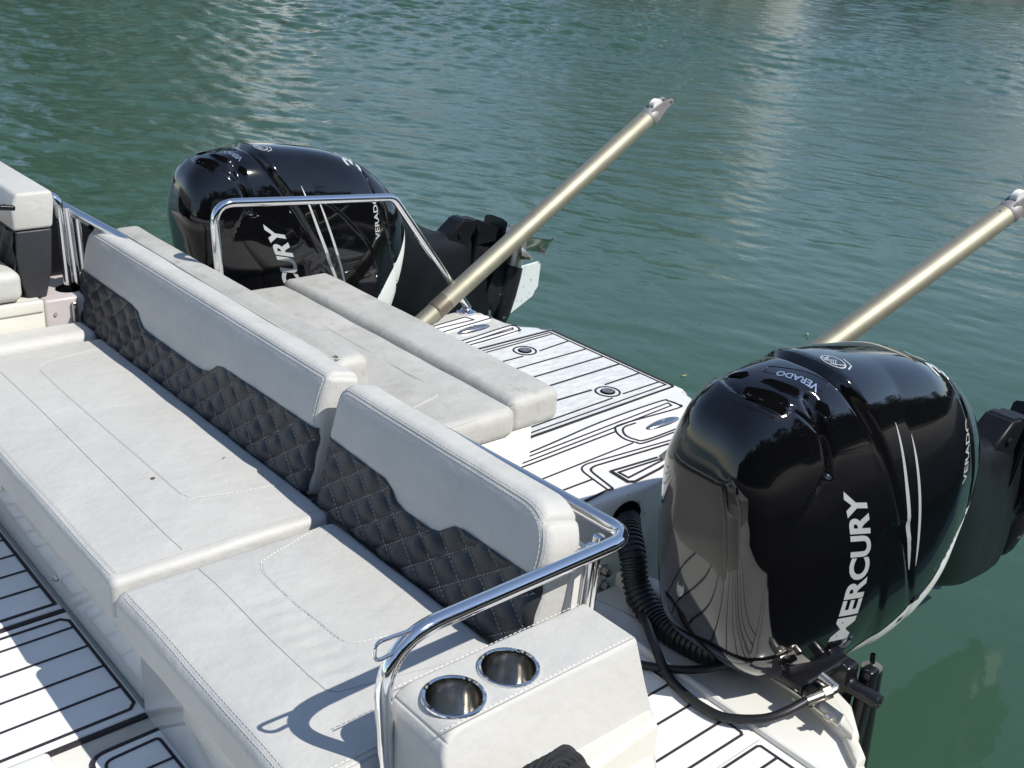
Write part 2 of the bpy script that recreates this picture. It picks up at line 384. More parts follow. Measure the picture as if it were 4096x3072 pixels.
# transom ledge where the near outboard sits
mb=MB()
poly=[(2.10,.7),(2.16,.7),(2.235,.96),(2.243,1.01),(2.288,1.063),(2.372,1.143),(2.41,1.25),(2.42,1.7),(2.38,1.98),(2.10,1.98)]
mb.prism([(2.095,.7),(2.118,.7),(2.118,1.98),(2.095,1.98)],-.05,.010,M_GEL,r=.008)
mb.prism(poly,-.2,-.030,M_GELC,r=.01)
mb.prism([(2.26,1.075),(2.288,1.070),(2.372,1.148),(2.41,1.25),(2.42,1.7),(2.38,1.98),(2.32,1.98),(2.33,1.5),(2.32,1.27)],-.10,.022,M_GELC,r=.018)
mb.prism([(2.20,1.02),(2.243,1.02),(2.288,1.072),(2.262,1.10),(2.23,1.06)],-.10,.006,M_GELC,r=.012)
bpart(mb,'transom')
mb=MB(); mb.prism([(2.262,1.118),(2.312,1.135),(2.330,1.30),(2.335,1.55),(2.29,1.55),(2.285,1.30)],.0,.006,M_STEEL,r=.002,tf=Matrix.Translation((-.004,0,.0215))); pl_=bpart(mb,'mounting_plate')
for (x,y) in ((2.268,1.150),(2.300,1.262)):
    mb=MB(); tf=Matrix.Translation((x,y,.027))@Matrix.Rotation(R(-62),4,'Y')
    mb.lathe([(0,0),(.015,0),(.015,.003),(.0115,.004),(.0115,.014),(.007,.015),(.007,.032),(.006,.034),(0,.034)],M_STEEL,6,tf); bpart(mb,'mounting_bolt',pl_)
# swim platform
mb=MB()
out=[(1.60,2.05),(2.45,2.045),(2.62,2.06),(2.83,2.135),(2.97,2.12),(3.035,2.15),(3.087,2.19),(3.12,2.30),(3.165,2.40),(3.19,2.45),(3.192,2.485),(3.215,2.497),(3.222,2.52),(3.222,3.275),(3.212,3.295),(3.192,3.31),(3.19,3.34),(3.13,3.385),(3.105,3.45),(3.092,3.61),(3.04,3.662),(2.97,3.685),(2.83,3.68),(2.6,3.74),(2.45,3.755),(1.60,3.75)]
mb.prism(out,-.24,.246,M_GEL,r=.035,seg=5); bpart(mb,'swim_platform')
Z=.2495
hb=[(2.20,2.501),(3.158,2.540),(3.188,2.566),(3.188,3.245),(3.172,3.259),(2.2,3.225)]
L=[(fillet([(2.2,2.495),(3.185,2.545),(3.188,3.259),(2.2,3.225)],[0,.018,.012,0],5),.010,False),([(2.2,2.517),(3.166,2.573),(3.166,3.241),(2.2,3.19)],.005,False),([(2.2,3.165),(3.166,3.222)],.005,False),
([(2.2,2.548),(2.888,2.592)],.006,False),([(2.953,2.599),(3.162,2.607)],.006,False),([(2.978,3.100),(3.166,3.124)],.006,False),([(2.2,3.075),(2.878,3.09)],.006,False),([(2.2,2.98),(3.166,3.017)],.006,False),
([(2.2,2.878),(3.166,2.918)],.007,False),([(2.2,2.780),(3.166,2.823)],.008,False),([(2.2,2.682),(2.874,2.690)],.008,False),([(2.957,2.700),(3.166,2.712)],.007,False)]
def circ(cx,cy,r,n=28): return [(cx+r*math.cos(2*math.pi*i/n),cy+r*math.sin(2*math.pi*i/n)) for i in range(n)]
L+=[(circ(2.917,2.645,.047),.006,True),(circ(2.925,3.133,.047),.006,True)]
mb=MB(); mb.prism([(2.16,2.470),(3.200,2.512),(3.204,3.280),(2.16,3.250)],.235,.2468,M_GEL,r=.004); bpart(mb,'deck_hatch')
mp_=mat_panel([(2.2,2.492),(3.186,2.536),(3.193,2.55),(3.193,3.262),(2.2,3.230)],L,Z,'foam_decking',M_MATD,'weathered grey-stained foam deck panel',th=.002)
for (x,y) in ((2.917,2.645),(2.925,3.133)):
    mb=MB(); tf=Matrix.Translation((x,y,Z+.001))
    mb.lathe([(.028,0),(.028,.003),(.0235,.0035),(.022,.001),(0,.001)],M_BLK,28,tf)
    mb.lathe([(.0225,.001),(.0225,.004),(.018,.0055),(.014,.003),(.006,.003),(0,.004)],M_STEEL,28,tf)
    mb.box(-.012,.012,-.004,.004,.003,.007,M_STEEL,r=.002,tf=tf@Matrix.Rotation(.5,4,'Z'))
    bpart(mb,'hatch_latch')
# near wing of the platform
L=[(spline([(1.9,2.385),(2.337,2.419),(2.699,2.462),(3.02,2.474),(3.055,2.458),(3.062,2.42),(3.035,2.394),(2.755,2.408),(2.696,2.387),(2.669,2.325),(2.682,2.277),(2.72,2.256),(3.0,2.265)],5),.006,False),
([(1.9,2.370),(2.321,2.398),(3.039,2.448),(3.034,2.424),(2.321,2.375),(1.9,2.350)],.005,False),
(spline([(2.96,2.277),(2.735,2.270),(2.698,2.293),(2.695,2.34),(2.735,2.384),(2.80,2.388)],5),.006,False),
([(1.9,2.335),(2.274,2.352),(2.68,2.376)],.006,False),([(1.8,2.235),(2.228,2.253),(2.67,2.278)],.005,False),
(fillet([(2.372,2.082),(2.400,2.228),(2.756,2.207),(3.0,2.19)],[0,.045,0,0],6),.006,False),(fillet([(2.352,2.089),(2.376,2.255),(2.795,2.222),(3.0,2.20)],[0,.06,0,0],6),.005,False),
([(1.8,2.155),(2.233,2.161),(2.358,2.163)],.006,False),([(1.8,2.07),(2.232,2.072),(2.340,2.084),(2.372,2.082)],.007,False)]
mat_panel([(1.7,2.068),(2.376,2.078),(2.404,2.222),(3.0,2.19),(3.03,2.25),(3.062,2.42),(3.05,2.478),(2.699,2.468),(1.9,2.385),(1.7,2.375)],L,Z,'foam_decking',M_MAT,th=.002)
L=[([(2.66,2.155),(2.454,2.170),(2.449,2.088),(2.468,2.077),(2.603,2.094),(2.8,2.14)],.008,False),([(2.70,2.139),(2.468,2.150),(2.468,2.106),(2.66,2.131)],.007,False)]
mat_panel([(2.452,2.172),(2.449,2.086),(2.466,2.075),(2.603,2.090),(2.85,2.15),(2.697,2.16)],L,Z,'foam_decking',M_MAT,th=.002)
L=[([(2.5,3.548),(2.751,3.549),(2.965,3.577),(2.976,3.53),(2.5,3.51)],.005,False),([(2.5,3.465),(2.763,3.475),(3.016,3.505),(3.055,3.509),(3.069,3.534),(3.055,3.56)],.006,False),
(spline([(2.5,3.335),(2.768,3.353),(3.06,3.393),(3.084,3.365),(3.072,3.338),(3.043,3.325),(2.763,3.298),(2.5,3.29)],4),.006,False),([(2.5,3.31),(2.763,3.322),(3.060,3.367),(3.050,3.351),(2.793,3.328),(2.5,3.318)],.005,False)]
mat_panel([(2.2,3.285),(2.763,3.292),(3.045,3.318),(3.08,3.338),(3.092,3.365),(3.065,3.400),(2.768,3.360),(2.2,3.33)],L[2:],Z,'foam_decking',M_MAT,th=.002)
mat_panel([(2.2,3.455),(2.763,3.468),(3.05,3.50),(3.078,3.534),(3.06,3.57),(2.97,3.585),(2.751,3.556),(2.2,3.56)],L[:2],Z,'foam_decking',M_MAT,th=.002)
for (x,y,a) in ((2.884,2.333,.02),(2.902,3.438,.05)):
    mb=MB(); tf=Matrix.Translation((x,y,.246))@Matrix.Rotation(a,4,'Z')
    n=28; pts=[]
    prof=[(1.0,0),(.985,.004),(.90,.009),(.7,.0135),(.45,.016),(.2,.0168)]
    vs=[];fs=[]
    for s_,z_ in prof:
        for i in range(n):
            q=2*math.pi*i/n; vs.append((.092*s_*math.cos(q),.0215*s_*math.sin(q),z_))
    for i in range(len(prof)-1):
        for j in range(n): fs.append((i*n+j,i*n+(j+1)%n,(i+1)*n+(j+1)%n,(i+1)*n+j))
    fs.append(tuple((len(prof)-1)*n+j for j in range(n)))
    mb.add(vs,fs,M_CLEAT,tf); mb.tube([tf@Vector((-.014,-.006,.0155)),tf@Vector((0,0,.020)),tf@Vector((.014,.006,.0155))],.0035,M_CHR,8)
    bpart(mb,'pop_up_cleat')
# aft lounge base
mb=MB(); mb.prism([(1.66,2.375),(2.25,2.375),(2.293,2.395),(2.32,2.43),(2.32,3.86),(1.66,3.86)],.246,.362,M_GEL,r=.006)
mb.prism([(1.66,2.36),(2.22,2.36),(2.29,2.39),(2.29,2.43),(1.66,2.43)],.20,.30,M_GEL,r=.01)
bpart(mb,'lounge_base')
mb=MB(); mb.box(1.585,1.68,1.50,4.12,-.1,.56,M_GEL,r=.01); bpart(mb,'backrest_bulkhead')
# near side wall details
for (x,z,r0) in ((2.33,-.015,.017),(2.338,-.075,.017)):
    mb=MB(); tf=Matrix.Translation((x,2.047,z))@Matrix.Rotation(R(90),4,'X')
    mb.lathe([(0,0),(r0*1.3,0),(r0*1.3,.006),(r0,.008),(r0,.028),(r0*.6,.030),(0,.030)],M_STEEL,6,tf); bpart(mb,'through_hull_fitting')
for (x,z) in ((2.47,.19),(2.50,.14),(2.405,.235)):
    mb=MB(); tf=Matrix.Translation((x,2.046,z))@Matrix.Rotation(R(90),4,'X'); mb.lathe([(0,0),(.005,0),(.004,.003),(0,.003)],M_STEEL,12,tf); bpart(mb,'screw')
# port coaming
mb=MB(); mb.box(-1,1.325,4.03,5.0,-.1,.462,M_GELC,r=.015); mb.box(-1,1.32,4.022,4.05,.42,.466,M_GELC,r=.008); bpart(mb,'coaming')
mb=MB(); mb.box(1.3255,1.60,4.036,5.0,-.1,.458,M_GELSH,r=.012); o=bpart(mb,'coaming'); o['label']='end of the port coaming, rail shade coloured in as pinkish grey'
mb=MB(); mb.box(1.422,1.440,4.020,4.038,.20,.44,M_STEEL,r=.004); tf=Matrix.Translation((1.431,4.0185,.42))@Matrix.Rotation(R(90),4,'X'); mb.lathe([(0,0),(.006,0),(.004,.003),(0,.003)],M_STEEL,12,tf); bpart(mb,'striker_plate')
mb=MB(); tf=Matrix.Translation((1.362,4.034,.40))@Matrix.Rotation(R(90),4,'X'); mb.lathe([(0,0),(.008,0),(.006,.004),(0,.004)],M_STEEL,12,tf); bpart(mb,'screw')
# dark screen behind the port posts
mb=MB(); mb.prism([(1.18,.455),(1.70,.455),(1.70,.58),(1.47,.735),(1.38,.66),(1.28,.66)],0,.012,M_SATIN,tf=Matrix.Translation((0,4.32,0))@Matrix.Rotation(R(90),4,'X')); bpart(mb,'side_screen')
# ------------------------------------------------------------------ handrails
rl=.0178
mb=MB()
near=fillet([(1.057,1.405,-.02),(1.008,1.405,.632),(1.700,1.420,.628),(1.735,2.5,.570)],[0,.13,.075,0],14)
mb.tube(near,rl,M_CHR,18); nr=bpart(mb,'hand_rail')
nr['label']='near polished handrail looping over the armrest'
mb=MB()
e=fillet([(1.040,1.403,.605),(.990,1.400,.604),(.990,1.400,.648),(1.075,1.403,.640)],[0,.020,.018,0],7)
mb.tube(e,.0042,M_CHR,10); bpart(mb,'lashing_eye',nr)
for (x,y,z0) in ((1.600,1.462,-.02),(1.640,1.482,-.02)):
    mb=MB(); mb.tube([(x,y,z0),(x+.02,y,.612)],.0135,M_CHR,14); bpart(mb,'post',nr)
mb=MB()
farp=fillet([(1.85,3.64,.24),(1.815,3.64,.866),(2.605,3.64,.808),(3.030,3.64,.262)],[0,.075,.07,0],12)
mb.tube(farp,.0165,M_CHR,18); fr=bpart(mb,'hand_rail'); fr['label']='inverted U handrail in front of the far outboard'
mb=MB(); tf=Matrix.Translation((3.018,3.64,.247)); mb.lathe([(.046,0),(.046,.004),(.036,.007),(.026,.012),(.020,.022),(.017,.022)],M_CHR,28,tf); bpart(mb,'flange',fr)
mb=MB()
p1=fillet([(1.452,4.13,.455),(1.440,4.13,.825),(1.345,4.19,.815)],[0,.06,0],10)
mb.tube(p1,.017,M_CHR,18); pr=bpart(mb,'hand_rail'); pr['label']='bent steel rail behind the port backrest'
mb=MB(); tf=Matrix.Translation((1.450,4.13,.458)); mb.lathe([(.045,0),(.045,.005),(.030,.012),(.018,.02)],M_BLK,28,tf); bpart(mb,'flange',pr)
mb=MB(); mb.tube([(1.492,4.13,.36),(1.470,4.13,.775)],.015,M_CHR,16); mb.tube([(1.517,4.12,.36),(1.502,4.12,.75)],.010,M_CHR,16); mb.tube([(1.46,4.16,.775),(1.60,3.985,.685),(1.68,3.80,.58)],.0175,M_CHR,18)
mb.lathe([(0,0),(.012,0),(.010,.006),(0,.006)],M_BLK,14,Matrix.Translation((1.53,4.06,.71))@Matrix.Rotation(R(90),4,'X'))
o=bpart(mb,'hand_rail'); o['label']='sloping steel grab rail beside the port posts'
# ================================================================== BENCH CUSHIONS
def cushion(name,x0,x1,y0,y1,z0,z1,r,mat,label,crown=.008,wr=None,lines=(),group=None):
    root=empty(name,((x0+x1)/2,(y0+y1)/2,z0)); tag(root,label,'cushion',group)
    mb=MB(); D=(x1-x0,y1-y0,z1-z0)
    def fn(q):
        q=q.copy(); u=q.x/D[0]; v=q.y/D[1]; t=sm(.5,1,q.z/D[2])
        q.z+=t*crown*(1-(2*u-1)**4)*(1-(2*v-1)**4)
        nn=noise.noise(Vector((q.x*5+x0,q.y*5+y0,3)))*.003; q.z+=t*nn
        q.x+=noise.noise(Vector((q.y*7+y0,q.z*9,1.3)))*.003*(1 if u<.2 or u>.8 else 0)
        if wr: q.z+=t*wr(q.x+x0,q.y+y0)
        return q
    rbox(mb,D,r,.014 if wr else .03,mat,fn)
    mb.v=[(v[0]-D[0]/2,v[1]-D[1]/2,v[2]) for v in mb.v]
    body=mb.build('padding',root)
    o=Vector(root.location); bvh=BVHTree.FromPolygons([Vector(v)+o for v in mb.v],mb.f)
    def drop(p,lift=.0):
        h=bvh.ray_cast(Vector((p[0],p[1],5)),Vector((0,0,-1)))
        return (h[0]+Vector((0,0,lift))) if h[0] else Vector((p[0],p[1],z1+lift))
    for kind,pts in lines:
        mb=MB(); P=[]
        for i in range(len(pts)-1):
            a=Vector(pts[i]);b=Vector(pts[i+1]); n=max(1,int((b-a).length/.02))
            P+=[a.lerp(b,j/n) for j in range(n)]
        P.append(Vector(pts[-1]))
        Q=[drop(p,.0002) if len(p)==2 else Vector(p) for p in P]
        Q=[q-o for q in Q]
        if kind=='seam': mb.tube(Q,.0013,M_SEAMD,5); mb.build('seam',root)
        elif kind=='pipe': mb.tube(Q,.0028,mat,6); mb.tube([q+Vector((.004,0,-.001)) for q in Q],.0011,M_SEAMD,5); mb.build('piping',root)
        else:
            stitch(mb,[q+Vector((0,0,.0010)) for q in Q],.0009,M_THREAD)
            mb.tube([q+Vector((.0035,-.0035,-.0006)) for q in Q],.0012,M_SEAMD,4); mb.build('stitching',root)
    return root
ins_far=[(p.x,p.y) for p in spline([(1.405,3.78),(1.22,3.74),(1.165,3.69),(1.155,3.58),(1.154,3.24),(1.160,2.908),(1.163,2.63),(1.172,2.578),(1.196,2.548),(1.311,2.517),(1.430,2.498)],5)] if False else None
def sp2(pts,n=5): return [(p.x,p.y) for p in spline([(a,b,0) for a,b in pts],n)]
cushion('seat_cushion',.846,1.462,2.29,3.855,.235,.350,.020,M_VIN,'long light grey bench cushion with small burn hole, far from the armrest',crown=.012,
 lines=[('stitch',sp2([(1.410,3.742),(1.225,3.708),(1.165,3.655),(1.155,3.56),(1.154,3.24),(1.160,2.908),(1.163,2.63),(1.172,2.578),(1.196,2.548),(1.311,2.517),(1.430,2.498)])),
 ('seam',[(1.047,3.83),(1.046,3.24),(1.043,2.87),(1.042,2.42),(1.048,2.335)]),
 ('seam',[(.88,2.318),(1.048,2.322),(1.43,2.322)]),('stitch',[(.868,2.325),(.868,3.83)]),('stitch',[(.858,2.325),(.858,3.83)])])
def wr_near(x,y):
    d=0
    if 1.04<x<1.17 and 1.62<y<2.10:
        a=sm(1.04,1.07,x)*(1-sm(1.13,1.175,x))*sm(1.62,1.70,y)*(1-sm(1.98,2.10,y))
        ph=(y+.25*(x-1.05)+.012*noise.noise(Vector((x*9,y*9,0))))/.052
        d-=a*.0045*(1-abs(math.sin(ph*math.pi)))**1.5*1.6
        d*=.55+.9*abs(noise.noise(Vector((x*7,y*13,5)))); d+=a*.002*noise.noise(Vector((x*40,y*60,2)))
    if .88<x<1.03:
        d-=.0015*sm(.88,.93,x)*(1-sm(.99,1.03,x))*max(0,math.sin((y+.1*x)*28))*sm(1.7,1.8,y)*(1-sm(2.0,2.1,y))
    for (cx,cy,an,L_) in ((.93,1.62,.5,.10),(1.30,1.66,-.3,.14),(1.38,2.12,.9,.12),(1.22,1.98,.15,.10),(.95,2.2,-.8,.09),(1.34,1.85,.4,.12)):
        u=(x-cx)*math.cos(an)+(y-cy)*math.sin(an); v=-(x-cx)*math.sin(an)+(y-cy)*math.cos(an)
        if abs(u)<L_/2: d-=.0022*math.cos(math.pi*u/L_)*math.exp(-(v/.007)**2)
    # foam sags along the inner seams
    d-=.0035*math.exp(-((x-1.043)/.008)**2)
    return d
cushion('seat_cushion',.836,1.462,1.425,2.272,.225,.344,.032,M_VIN,'short creased bench cushion with railing shadow, beside the armrest',crown=.012,wr=wr_near,
 lines=[('stitch',sp2([(1.43,2.262),(1.33,2.226),(1.197,2.18),(1.172,2.154),(1.158,2.105),(1.154,1.971),(1.160,1.874),(1.163,1.80),(1.175,1.763),(1.205,1.745),(1.30,1.722),(1.43,1.70)])),
 ('seam',[(1.046,2.26),(1.046,2.158),(1.040,1.936),(1.041,1.72),(1.046,1.655),(1.062,1.632),(1.20,1.60),(1.43,1.55)]),
 ('stitch',[(.862,2.255),(.860,1.47),(.885,1.455),(1.2,1.455)]),('stitch',[(.852,2.255),(.850,1.458),(.885,1.443),(1.2,1.443)])])
cushion('seat_cushion',.30,1.462,3.872,4.028,.235,.368,.036,M_VIN,'narrow side cushion along the port coaming',crown=.006)
for (x,y,s_) in ((1.14,2.709,.007),(1.363,2.717,.0035)):
    mb=MB(); mb.lathe([(0,.0005),(s_*.7,.0008),(s_,.0002)],basic('burn_mark',(.10,.07,.05),.8),7,Matrix.Translation((x-1.154,y-3.0725,.1295)))
    o=mb.build('burn_mark',[q for q in bpy.data.objects if q.get('label','').startswith('long light grey bench')][0])
# ------------------------------------------------------------------ backrests
LEAN=math.atan2(.078,.32)
def backrest(name,y0,y1,label,bound,rc,zt=.700):
    """y0 near end, y1 far end; local frame u=y, v=up the leaning face, w=thickness aft"""
    root=empty(name,(1.452,(y0+y1)/2,.345)); tag(root,label,'backrest','bench backrests')
    H=(zt-.335)/math.cos(LEAN); T=.115; Ln=y1-y0
    rot=Matrix.Rotation(LEAN,4,'Y')
    base=Vector((1.452,y0,.335))
    def tfm(q): return rot@q
    mb=MB(); rc0,rc1=rc
    def fn(q):
        q=q.copy()
        for (edge,rr,sg) in ((0,rc0,1),(Ln,rc1,-1)):
            if rr:
                a=rr-(q.y-edge)*sg; b=q.z-(H-rr)
                if a>0 and b>0:
                    l=math.hypot(a,b); m=max(a,b); k_=m/l; a*=k_; b*=k_
                    q.y=edge+sg*(rr-a); q.z=H-rr+b
        v=q.z/H
        if q.x<T*.3:
            q.x-=.010*sm(.45,.62,v)*(1-sm(.80,1.02,v))-.002
        q.x+=noise.noise(Vector((q.y*6+y0,q.z*8,q.x*5)))*.0025
        q.z+=noise.noise(Vector((q.y*4+y0,q.x*12,9)))*.003*sm(.7,1,v)
        return q
    rbox(mb,(T,Ln,H),.030,.020,M_VIN,fn)
    V=[base+tfm(Vector(v)) for v in mb.v]; o=root.location; bv=BVHTree.FromPolygons(V,mb.f)
    mb.v=[tuple(v-o) for v in V]; mb.build('padding',root)
    # quilted panel: grid on the front face, lower part
    def zb(y):
        for i in range(len(bound)-1):
            a,b=bound[i],bound[i+1]
            if a[0]<=y<=b[0]: t=(y-a[0])/max(1e-6,b[0]-a[0]); return a[1]+(b[1]-a[1])*t
        return bound[-1][1]
    mb=MB(); st=.004; n=int((Ln-.004)/st); m=54; vs=[]; fs=[]
    nrm=rot@Vector((-1,0,0))
    for i in range(n+1):
        y=y0+.002+(Ln-.004)*i/n; top=(zb(y)-.335)/math.cos(LEAN)
        for j in range(m+1):
            v=.004+(top-.004)*j/m
            a=(y*.0+y)/.116+v/.088; b=y/.116-v/.088
            da=abs(a-round(a)); db=abs(b-round(b)); d=(abs(math.sin(math.pi*a)*math.sin(math.pi*b)))
            puff=.0012+.0125*(min(1,d)**.62)
            e=min(1,(top-v)/.012,(y-y0)/.012,(y1-y)/.012,v/.01); puff=puff*(.25+.75*max(0,e)**.5)
            puff*=1+.5*noise.noise(Vector((y*11,v*14,y0)))
            h=bv.ray_cast(base+rot@Vector((-.3,y-y0,v)),rot@Vector((1,0,0)))
            p=h[0] if h[0] else base+rot@Vector((0,y-y0,v))
            vs.append(p+nrm*(puff+.001)-o)
    for i in range(n):
        for j in range(m): q=i*(m+1)+j; fs.append((q,q+m+1,q+m+2,q+1))
    mb.add(vs,fs,M_DARK); qp=mb.build('quilted_panel',root)
    # thread along the diamond lines
    mb=MB()
    def P3(y,v):
        i=(y-y0-.002)/((Ln-.004)/n); top=(zb(y)-.335)/math.cos(LEAN); j=(v-.004)/((top-.004)/m)
        if i<0 or i>n or j<1 or j>m-1: return None
        return vs[int(round(i))*(m+1)+int(round(j))]
    for fam in (1,-1):
        k0=math.floor(y0/.116-4); k1=math.ceil(y1/.116+4)
        for kk in range(k0,k1+1):
            seg=[];v=.006
            while v<.24:
                y=(kk-fam*v/.088)*.116
                if y0+.004<y<y1-.004 and v<(zb(y)-.335)/math.cos(LEAN)-.004:
                    h=bv.ray_cast(base+rot@Vector((-.3,y-y0,v)),rot@Vector((1,0,0)))
                    if h[0]: seg.append(h[0]+nrm*.0040-o)
                v+=.006
            if len(seg)>2: stitch(mb,seg,.0011,M_GTHREAD,.0075,.005)
    mb.build('quilting_thread',qp)
    # seams along the upper front edge
    mb=MB()
    def seamline(off):
        S=[]; r0=rc0 or .02; r1=rc1 or .02
        pts=[(y0+off,H-.16),(y0+off,H-off)] ; 
        line=fillet([(y0+off,.08,0),(y0+off,H-off,0),(y1-off,H-off,0),(y1-off,.08,0)],[0,max(.01,r0-off*.4),max(.01,r1-off*.4),0],10)
        out=[]
        for a,b in zip(line[:-1],line[1:]):
            k_=max(1,int((b-a).length/.02)); out+=[a.lerp(b,t/k_) for t in range(k_)]
        for p in out:
            if p.y<.222: continue
            d=Vector((1,0,-.35)).normalized()
            h=bv.ray_cast(base+rot@Vector((-.3,p.x-y0,p.y)),rot@Vector((1,0,0)))
            if h[0]: S.append(h[0]-o)
        return S
    s0=seamline(.017); mb.tube(s0,.0013,M_SEAMD,5)
    stitch(mb,[q for q in seamline(.024)],.0010,M_THREAD)
    stitch(mb,[q+Vector((0,0,.0003)) for q in seamline(.011)],.0010,M_THREAD)
    mb.build('stitching',root)
    return root
backrest('bench_backrest',2.425,4.115,'long bench backrest with charcoal quilted panel, far from the armrest',
 [(2.4,.541),(2.97,.535),(3.01,.525),(3.05,.495),(3.09,.484),(3.14,.480),(3.50,.480),(3.54,.484),(3.57,.498),(3.60,.525),(3.65,.535),(4.2,.541)],(.02,.04))
backrest('bench_backrest',1.495,2.372,'short bench backrest with big rounded corner, nearest the armrest',
 [(1.4,.543),(1.763,.543),(1.799,.536),(1.829,.515),(1.855,.497),(1.885,.490),(1.99,.490),(2.03,.498),(2.057,.522),(2.088,.536),(2.4,.545)],(.11,.04))
# ------------------------------------------------------------------ aft lounge
lg=empty('sun_lounge',(2.05,3.1,.36)); tag(lg,'stained grey aft-facing lounge pad with raised aft bolster on the platform','lounge cushion')
def lpart(mb,name): 
    mb.v=[tuple(Vector(v)-Vector((2.05,3.1,.36))) for v in mb.v]; return mb.build(name,lg)
def padfn(D,crown,seed):
    def fn(q):
        q=q.copy(); u=q.x/D[0]; v=q.y/D[1]; t=sm(.4,1,q.z/D[2]); q.z+=t*crown*(1-(2*u-1)**4)*(1-(2*v-1)**6)
        q.z+=t*noise.noise(Vector((q.x*6,q.y*6,seed)))*.003; return q
    return fn
D=(.50,1.44,.105); mb=MB(); rbox(mb,D,.035,.03,M_VIN2,padfn(D,.006,1),Matrix.Translation((1.70,2.362,.358))); lpart(mb,'seat_pad')
D=(.215,1.44,.118); mb=MB(); rbox(mb,D,.032,.03,M_VIN2,padfn(D,.008,2),Matrix.Translation((2.192,2.385,.358))); lpart(mb,'bolster')
mb=MB(); Q=[Vector((a,b,.4695)) for a,b in sp2([(2.053,3.3),(2.052,2.965),(2.053,2.753),(2.056,2.625),(2.043,2.588),(2.015,2.56),(1.86,2.515)])]
stitch(mb,Q,.0012,M_THREAD); mb.tube([q+Vector((.004,-.004,-.001)) for q in Q],.0012,M_SEAMD,4)
mb.tube([Vector((a,b,c)) for a,b,c in ((1.75,2.372,.455),(2.0,2.374,.455),(2.19,2.385,.458),(2.20,2.395,.462),(2.38,2.40,.465))],.0012,M_SEAMD,4)
lpart(mb,'stitching')
D=(.150,1.66,.21)
def lbfn(q):
    q=q.copy(); q.x+=(q.z/D[2])*-.015; q.z-=.012*math.exp(-((q.x-.022)/.010)**2)*sm(.7,1,q.z/D[2]); q.z+=noise.noise(Vector((q.x*6,q.y*5,4)))*.003*sm(.5,1,q.z/D[2]); return q
lb=empty('lounge_backrest',(1.76,3.45,.45)); tag(lb,'long low grey lounge backrest with a torn seam, behind the long bench backrest','backrest')
mb=MB(); rbox(mb,D,.030,.014,M_VIN2,lbfn,Matrix.Translation((1.672-1.76,2.62-3.45,-.035+.01))); mb.build('padding',lb)
mb=MB(); mb.tube([(1.695-1.76,2.645-3.45,.180),(1.70-1.76,4.25-3.45,.180)],.003,M_VIN2,6); mb.build('piping',lb)
mb=MB(); mb.tube(fillet([(-.068,-.80,.176),(-.06,-.815,.188),(-.045,-.805,.184),(-.05,-.785,.19)],.006,4),.0032,M_VIN2,6); mb.tube([(-.060,-.80,.174),(-.05,-.80,.18)],.005,M_BLK,6); mb.build('torn_piping',lb)
# ------------------------------------------------------------------ armrest console
ar=empty('armrest',(1.29,1.33,.0)); tag(ar,'white padded armrest box holding two steel cup holders','armrest')
def apart(mb,name,p=None,**k):
    mb.v=[tuple(Vector(v)-Vector((1.29,1.33,0))) for v in mb.v]; return mb.build(name,p or ar,**k)
CUPS=[(1.133,1.334),(1.278,1.341)]
x0,x1=1.036,1.572
def yn(z): return 1.262+(z-.502)*.471 if z>.362 else 1.196+(z-.362)*.32
def afn(q):
    q=q.copy(); a=.06-q.x; b=q.z-(.282-.06)
    if a>0 and b>0:
        l=math.hypot(a,b); k_=max(a,b)/l; q.x=.06-a*k_; q.z=.282-.06+b*k_
    z=.22+q.z; t=1-q.y/.17; q.y=1.425-(1.425-yn(z))*t if t>0 else 1.425
    q.x+=noise.noise(Vector((q.y*8,z*9,3)))*.003; q.y+=noise.noise(Vector((q.x*6,z*7,8)))*.0025
    return q
mb=MB(); rbox(mb,(x1-x0,.17,.282),.010,.012,M_VIN,afn,Matrix.Translation((x0,0,.22))); pad=apart(mb,'padding')
# cut the two wells with booleans so that the cups are real recesses
cut=[]
for (cx,cy) in CUPS:
    m2=MB(); m2.lathe([(0,.40),(.0555,.40),(.0555,.53),(0,.53)],M_VIN,40,Matrix.Translation((cx,cy,0))); c_=apart(m2,'cutter'); cut.append(c_)
for c_ in cut:
    md=pad.modifiers.new('b','BOOLEAN'); md.object=c_; md.operation='DIFFERENCE'; md.solver='EXACT'
bpy.context.view_layer.update()
dg=bpy.context.evaluated_depsgraph_get(); nm=bpy.data.meshes.new_from_object(pad.evaluated_get(dg)); pad.modifiers.clear(); pad.data=nm
for c_ in cut: bpy.data.objects.remove(c_)
for p_ in nm.polygons: p_.use_smooth=True
for i,(cx,cy) in enumerate(CUPS):
    mb=MB(); tf=Matrix.Translation((cx,cy,.5015)); mb.lathe([(.0555,-.002),(.0630,-.002),(.0645,.001),(.0635,.0045),(.0600,.0058),(.0560,.0040),(.0545,-.001),(.0535,-.008)],M_CHR,48,tf); mb.lathe([(.0535,-.008),(.0535,-.03),(.0515,-.080),(.046,-.088),(.030,-.0855),(.028,-.0875),(.012,-.0865),(0,-.0875)],M_CUP,48,tf)
    cu=apart(mb,'cup_holder')
mb=MB(); 
for Q in ([(1.05,1.2655,.5015),(1.565,1.2655,.5015)],[(1.05,1.418,.5005),(1.565,1.418,.5005)]): mb.tube(Q,.0013,M_SEAMD,5); stitch(mb,[Vector(q)+Vector((0,.006,.0008)) for q in Q],.001,M_THREAD)
apart(mb,'stitching')
mb=MB(); mb.prism([(1.20,1.125),(1.55,1.155),(1.577,1.20),(1.577,1.40),(1.085,1.40),(1.085,1.13)],-.004,.360,M_GELC,r=.020,seg=4); mb.prism([(1.085,1.10),(1.50,1.10),(1.585,1.19),(1.585,1.40),(1.085,1.40)],-.004,.285,M_GELC,r=.03,seg=4); apart(mb,'armrest_base')
